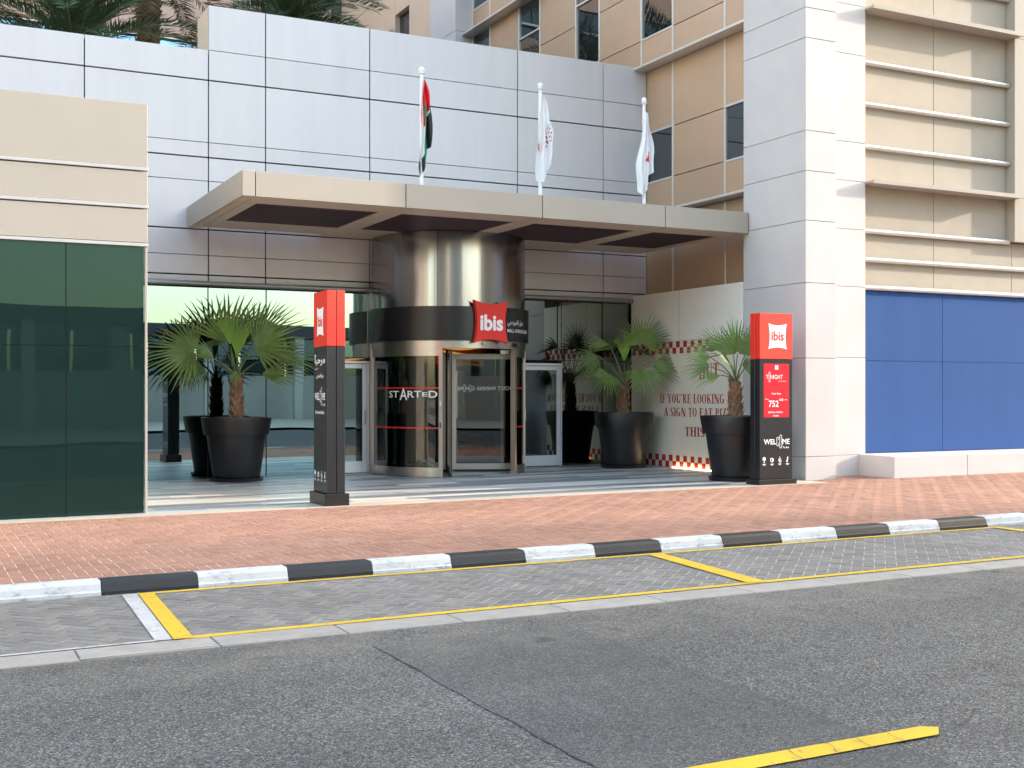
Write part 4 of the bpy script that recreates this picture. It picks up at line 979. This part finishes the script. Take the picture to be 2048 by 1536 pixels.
flag(11.74, 18.0, 6.70, .19, .12, lambda a: 1.42 - .75 * max(0, a - .6) + .12 * math.sin(6 * a), [m_flag_white, m_flag_red],
     lambda a, b: 1 if abs(a - .62) / .10 + abs(b - .60) / .07 < 1 else 0, 'limp white flag with small red patch on the rightmost pole', 3.6)

# ---------------------------------------------------------------- planters and fan palms
RT3 = Vector((math.cos(YAW), -math.sin(YAW), 0)); TW3 = -Vector((math.sin(YAW), math.cos(YAW), 0)); UP3 = Vector((0, 0, 1))
def planter(cx, cy, label):
    zb = gz(cx, PZ + .004); t = thing('planter', (cx, cy, zb), label, 'planter', 'black planters in the forecourt'); h = 1.09
    prof = [(0, .02), (.385, .02), (.395, .05), (.50, h - .30), (.548, h - .298), (.595, h - .02), (.590, h), (.555, h), (.548, h - .06), (.53, h - .10)]
    m = MB(); m.lathe(cx, cy, [(a, zb + b) for a, b in prof[:4]], 48); m.build('body', m_pot, t, smooth='auto')
    m = MB(); m.lathe(cx, cy, [(a, zb + b) for a, b in prof[3:]], 48); m.build('rim', m_pot, t, smooth='auto')
    m = MB(); m.lathe(cx, cy, [(.0, zb + .002), (.445, zb + .002), (.462, zb + .055), (.448, zb + .058), (.435, zb + .018), (0, zb + .018)], 40); sa = m.build('saucer', m_pot, t, smooth='auto')
    m = MB(); r = random.Random(int(cx * 10))
    for k in range(90):
        a = k * 2 * math.pi / 90 + r.uniform(-.02, .02); q = .418 + r.uniform(-.008, .008); e = r.uniform(.010, .017); c = Vector((cx + q * math.cos(a), cy + q * math.sin(a), zb + .03 + r.uniform(0, .02)))
        m.mesh([c + Vector(p) * e for p in ((1, 0, 0), (-1, 0, 0), (0, 1, 0), (0, -1, 0), (0, 0, 1), (0, 0, -1))], [(0, 2, 4), (2, 1, 4), (1, 3, 4), (3, 0, 4), (2, 0, 5), (1, 2, 5), (3, 1, 5), (0, 3, 5)])
    o = m.build('pebble_ring', m_pebble, sa, fix=False); o['kind'] = 'stuff'
    m = MB(); m.lathe(cx, cy, [(.545, zb + h - .075), (0, zb + h - .05)], 32); m.build('soil', m_soil, t, smooth=True)
    return zb + h - .06
def fan_frond(P0, P1, axis, nrm, Rr, spread, n, mat, parent, seed, droop=.25, cup=.18, split=.38):
    r = random.Random(seed); m = MB()
    P0 = Vector(P0); P1 = Vector(P1); a = Vector(axis).normalized(); nn = Vector(nrm); nn = (nn - a * nn.dot(a)).normalized(); b = a.cross(nn)
    mid = (P0 + P1) / 2 + Vector((0, 0, .10 * (P1 - P0).length))
    m.tube([P0, (P0 + mid) / 2 + Vector((0, 0, .02)), mid, P1], [.016, .012, .010, .008], 5, 1, False)
    d = spread / n; grav = Vector((0, 0, -1))
    for i in range(n):
        th = -spread / 2 + (i + .5) * d; f = abs(th) / (spread / 2 + 1e-6)
        L = Rr * (1 - .22 * f ** 2) * r.uniform(.88, 1.06); sp = split * Rr * r.uniform(.85, 1.1); tw = r.uniform(-.09, .09); dry = r.random()
        prev = None
        for q, s in enumerate((.04 * Rr, sp * .55, sp, sp + (L - sp) * .45, sp + (L - sp) * .8, L)):
            u = s / Rr
            w = math.tan(d / 2) * s * 1.02 if s <= sp else math.tan(d / 2) * sp * (1 - ((s - sp) / (L - sp)) ** 1.3) * .98
            th2 = th + tw * max(0, u - split)
            c = P1 + (a * math.cos(th2) + b * math.sin(th2)) * s + nn * (cup * s * (f ** 2 - .3)) + grav * (droop * Rr * max(0, u - .35) ** 2 * (1 + r.uniform(-.15, .35)))
            e = (-a * math.sin(th2) + b * math.cos(th2)); fold = nn * (w * .45)
            if q < 5: cur = [c - e * w + fold, c - fold * .4, c + e * w + fold]
            else: cur = [c]
            if prev:
                mi = 2 if (q >= (4 if dry < .25 else 5) and dry < .55) else 0
                if len(cur) == 3: m.face([prev[0], prev[1], cur[1], cur[0]], mi); m.face([prev[1], prev[2], cur[2], cur[1]], mi)
                else: m.face([prev[0], prev[1], cur[0]], mi); m.face([prev[1], prev[2], cur[0]], mi)
            prev = cur
    return m.build('frond', [mat, m_petiole, m_date_old], parent, smooth=False, fix=False)
def fan_palm(cx, cy, z0, zc, k, fr, label, seed, lean=(0, 0)):
    t = thing('fan_palm', (cx, cy, z0), label, 'palm', 'fan palms in black planters'); r = random.Random(seed)
    prof = []; nz = 10; tr = MB()
    pts = [(cx + lean[0] * i / nz, cy + lean[1] * i / nz, z0 + (zc - z0) * i / nz) for i in range(nz + 1)]
    tr.tube(pts, [.115 - .03 * i / nz + r.uniform(-.006, .006) for i in range(nz + 1)], 12); tr.build('trunk', m_trunk, t, smooth='auto')
    bt = MB()
    for i in range(52):                          # old leaf bases
        f = i / 52; a = i * 2.4; z = z0 + (zc - z0) * (f * .98 + .02); rad = .108 - .03 * f
        c = Vector((cx + lean[0] * f + math.cos(a) * rad, cy + lean[1] * f + math.sin(a) * rad, z)); o_ = Vector((math.cos(a), math.sin(a), 0)); tg = Vector((-o_.y, o_.x, 0)); l_ = r.uniform(.05, .11); w = r.uniform(.022, .036)
        tip = c + o_ * l_ * .55 + UP3 * l_
        bt.mesh([c - tg * w - o_ * .02, c + tg * w - o_ * .02, c + tg * w * .5 + o_ * .015 - UP3 * .03, c - tg * w * .5 + o_ * .015 - UP3 * .03, tip + tg * w * .45, tip - tg * w * .45], [(0, 1, 4, 5), (3, 2, 4, 5), (0, 3, 5), (1, 2, 4)])
    bt.build('leaf_bases', m_trunk, t, fix=False)
    C = Vector((cx + lean[0], cy + lean[1], zc))
    for i, (hu, hv, ht, au, av, at, Rr, spd, yng) in enumerate(fr):
        P1 = C + (RT3 * hu + UP3 * hv) * k + TW3 * ht; ax = RT3 * au + UP3 * av + TW3 * at
        nr = TW3 * .75 + UP3 * .65 + RT3 * r.uniform(-.25, .25)
        fan_frond(C + Vector((r.uniform(-.03, .03), r.uniform(-.03, .03), -.02)), P1, ax, nr, Rr * k * (1.26 if k < .0088 and zc > 1.9 else 1.14), R(spd), max(9, int(spd / 7.5)), m_fan_young if yng else m_fan, t, seed * 50 + i, droop=.06 if yng else .28)
    return t
PL, PMd, PRt = (4.95, 20.34), (12.58, 20.03), (12.45, 16.27)
zs = [planter(*PL, 'black planter in front of the teal glazing on the left'), planter(*PMd, 'middle black planter in front of the dark glazing by the mural'), planter(*PRt, 'black planter beside the right totem sign')]
fan_palm(*PL, zs[0], 1.92, .0087, [
    (-76, 50, .15, -1, .12, .25, 98, 195, 0), (-20, 66, -.1, .0, 1, .1, 98, 140, 0), (40, 56, .1, .78, .55, .2, 106, 165, 0), (54, 4, .25, 1, .10, .3, 86, 75, 0),
    (4, 36, .1, .10, 1, .15, 78, 44, 1), (-36, 34, .25, -.6, .45, .5, 62, 70, 0), (-84, 36, -.2, -.35, -.9, .1, 58, 120, 0), (24, 72, -.35, .35, .9, -.3, 92, 150, 0),
    (-44, 66, -.5, -.6, .7, -.5, 88, 150, 0), (60, 40, -.5, .9, .2, -.6, 88, 130, 0), (6, 12, .3, .1, -.7, .6, 34, 60, 0), (-6, 60, .2, -.15, 1, .3, 70, 36, 1)],
    'tall fan palm with spreading green fronds before the teal glazing', 31)
fan_palm(*PMd, zs[1], 1.84, .0098, [
    (36, 78, .05, .22, 1, .1, 64, 215, 0), (-30, 78, .1, -1, .08, .3, 58, 70, 0), (-54, 56, .15, -.8, -.45, .3, 54, 130, 0), (-32, 18, .35, -.55, -.55, .6, 56, 165, 0),
    (34, 26, .35, .12, -.95, .5, 60, 165, 0), (56, 36, .1, 1, -.1, .2, 64, 110, 0), (74, 48, -.1, 1, .0, -.1, 54, 60, 0), (0, 42, .15, 0, 1, .1, 58, 46, 1), (24, 68, -.4, .6, .1, -.6, 52, 140, 0),
    (-20, 70, -.4, -.5, .4, -.7, 54, 140, 0), (-44, 44, -.25, -.9, -.2, -.3, 54, 120, 0)],
    'fan palm with reddish trunk in front of the mural', 47, (.0, 0))
fan_palm(*PRt, zs[2], 1.84, .0084, [
    (2, 56, .1, 0, 1, .1, 70, 200, 0), (-52, 48, .1, -1, .22, .3, 62, 105, 0), (-36, 12, .3, -1, -.15, .5, 66, 60, 0), (28, 70, 0, .6, .8, 0, 56, 130, 0), (34, 46, .15, 1, .1, .3, 58, 110, 0),
    (-20, 64, -.3, -.5, .8, -.3, 64, 150, 0), (-8, 70, .15, -.05, 1, .1, 58, 26, 1), (22, 34, -.4, .8, -.3, -.4, 54, 120, 0), (-44, 30, -.3, -.9, .0, -.3, 58, 100, 0), (-20, 36, .4, -.5, .3, .8, 50, 120, 0)],
    'fan palm with bushy dark trunk beside the right totem sign', 59)

# ---------------------------------------------------------------- date palms on the roof deck
def pinnate(L, seed, n=58):
    r = random.Random(seed); m = MB(); P = []
    for i in range(n + 1):
        s = i / n; P.append(Vector((0, L * (s - .10 * s ** 3), L * (.20 * s - .52 * s ** 2.4))))
    m.tube(P[::3], [.022 * (1 - .85 * i / (len(P[::3]) - 1)) for i in range(len(P[::3]))], 4, 1, False)
    for i in range(5, n + 1):
        s = i / n; d = (P[min(i + 1, n)] - P[i - 1]).normalized(); up = Vector((1, 0, 0)).cross(d).normalized()
        ll = L * .22 * (1 - .55 * abs(s - .45) / .55) * r.uniform(.85, 1.15)
        for sd in (-1, 1):
            o = (Vector((sd, 0, 0)) * .78 + d * .62 + up * (.38 + r.uniform(-.15, .15))).normalized(); w = .021
            b = P[i] + d * r.uniform(-.02, .02); t = b + o * ll + Vector((0, 0, -.10 * ll)); q = b + o * ll * .45
            m.face([b, q + d * w, t, q - d * w])
    me = bpy.data.meshes.new('frond'); me.from_pydata(m.v, [], m.f); me.materials.append(m_date); me.materials.append(m_petiole); me.polygons.foreach_set('material_index', m.mi); return me
FM = [pinnate(2.7, s) for s in (1, 2, 3)]; FMD = FM[0].copy(); FMD.materials.clear(); FMD.materials.append(m_date_old); FMD.materials.append(m_trunk)
def date_palm(cx, cy, zb, zc, seed, n, label, scale=1.0, low=-.5, dry=3, trunk=.20):
    t = thing('date_palm', (cx, cy, zb), label, 'palm', 'date palms on the roof deck'); r = random.Random(seed)
    m = MB(); m.tube([(cx, cy, zb + (zc - zb) * i / 12) for i in range(13)], [trunk * (1 + .05 * math.sin(i * 2.1)) for i in range(13)], 14); m.build('trunk', m_dtrunk, t, smooth='auto')
    bt = MB(); N = int((zc - zb) * 34)
    for i in range(N):
        f = i / N; a = i * 2.399; z = zb + (zc - zb) * f; o_ = Vector((math.cos(a), math.sin(a), 0)); tg = Vector((-o_.y, o_.x, 0)); c = Vector((cx, cy, z)) + o_ * trunk * .95; w = .075; l_ = r.uniform(.07, .11)
        tip = c + o_ * .075 + UP3 * l_
        bt.mesh([c - tg * w, c + tg * w, c - UP3 * .07 + o_ * .02, tip + tg * w * .55, tip - tg * w * .55], [(0, 1, 3, 4), (0, 2, 4), (1, 2, 3), (2, 3, 4)])
    bt.build('leaf_bases', m_dtrunk, t, fix=False)
    for i in range(n):
        f = i / n; az = i * 2.399 + r.uniform(-.15, .15); el = 1.35 - (1.35 - low) * f ** .8 + r.uniform(-.1, .1)
        o = bpy.data.objects.new('frond', FMD if i >= n - dry else FM[i % 3]); COL.objects.link(o); o.parent = t
        o.location = (0, 0, zc - zb + .05 - .25 * f); s = scale * r.uniform(.85, 1.1); o.scale = (s, s, s)
        o.rotation_euler = (el, r.uniform(-.3, .3), az)
date_palm(4.80, 28.0, 6.9, 11.45, 3, 40, 'tall date palm with thick brown trunk behind the white wall', 1.05, -.40, 5, .25)
date_palm(3.05, 26.5, 6.9, 8.75, 5, 44, 'low bushy date palm left of the thick palm trunk', 1.1, .1, 0)
date_palm(8.2, 28.5, 6.9, 10.7, 8, 46, 'date palm crown showing above the middle of the white wall', 1.0, -.6, 2)
date_palm(9.4, 31.0, 6.9, 11.3, 13, 32, 'date palm half hidden behind the crown above the white wall', .9, -.7, 1)
date_palm(0.4, 27.0, 6.9, 9.3, 17, 24, 'date palm at the left edge with only frond tips showing', .9, -.4, 1)
date_palm(11.0, 26.5, 6.9, 8.2, 19, 22, 'small date palm on the roof mirrored in the tower windows', .8, .0, 0)

# ---------------------------------------------------------------- across the street (mirrored in the glass, shading the road)
op = thing('low_pavilion', (20, -24, 0), 'low pale pavilion across the street mirrored in the glazing', 'building')
box('wall', -12, 55, -30, -24, 0, 2.6, m_opp, op)
for i in range(26): box('window_pane', -11.6 + i * 2.55, -9.2 + i * 2.55, -24.3, -24.1, 2.6, 4.7, m_opp_glass, op)
box('roof', -14, 57, -32, -22.2, 4.75, 5.35, m_opp_dark, op)
for i in range(14): box('column', -11 + i * 5, -10.5 + i * 5, -22.9, -22.4, 0, 4.74, m_opp, op)
tag(sheet('far_pavement', -60, 120, -22, -7.0, .10, m_edge), kind='structure')
ob = thing('added_shade_block', (110, -30, 0), 'unseen tall sand coloured block added along the opposite side to shade the road', 'building')
box('wall', 66, 124.5, -44, -14, 0, 35.0, m_opp2, ob); box('wall', 124.6, 170, -44, -14.2, 0, 30, m_opp2, ob)  # unseen block added, roof stepped to place its shadow on road and pavement
for k in range(9):
    for i in range(17): box('window_pane', 68 + i * 3.3, 70.2 + i * 3.3, -13.99, -13.9, 3 + k * 3.5, 5 + k * 3.5, m_win_dark, ob)
wb_ = thing('added_bounce_tower', (-38, 30, 0), 'unseen pale tower added beyond the left edge to bounce sunlight back', 'building')
box('wall', -48, -30, 15.5, 48, 0, 32, m_opp, wb_)  # unseen tower added so its sunlit wall bounces fill onto left-facing walls
for k in range(8):
    for i in range(9): box('window_pane', -29.98, -29.9, 17 + i * 3.4, 18.6 + i * 3.4, 4 + k * 3.5, 5.8 + k * 3.5, m_win_dark, wb_)

for q, (x0, x1, y0, y1, h, lb_) in enumerate(((-72, -38, -86, -62, 34, 'unseen tall tower added far behind the viewer to the left for the drum reflection'), (-24, 4, -84, -60, 26, 'unseen mid height tower added behind the viewer for the drum reflection'), (54, 84, -88, -62, 38, 'unseen tall tower added behind the viewer to the right for the drum reflection'))):
    t = thing('added_far_tower', ((x0 + x1) / 2, (y0 + y1) / 2, 0), lb_, 'building', 'unseen towers added across the street'); box('wall', x0, x1, y0, y1, 0, h, m_opp2 if q != 1 else m_opp, t)  # unseen towers added to break up the sky reflected in the drum
    for k in range(int(h / 3.5) - 1):
        for i in range(int((x1 - x0) / 3.4)): box('window_pane', x0 + 1 + i * 3.4, x0 + 3 + i * 3.4, y1, y1 + .08, 3 + k * 3.5, 5 + k * 3.5, m_win_dark, t)
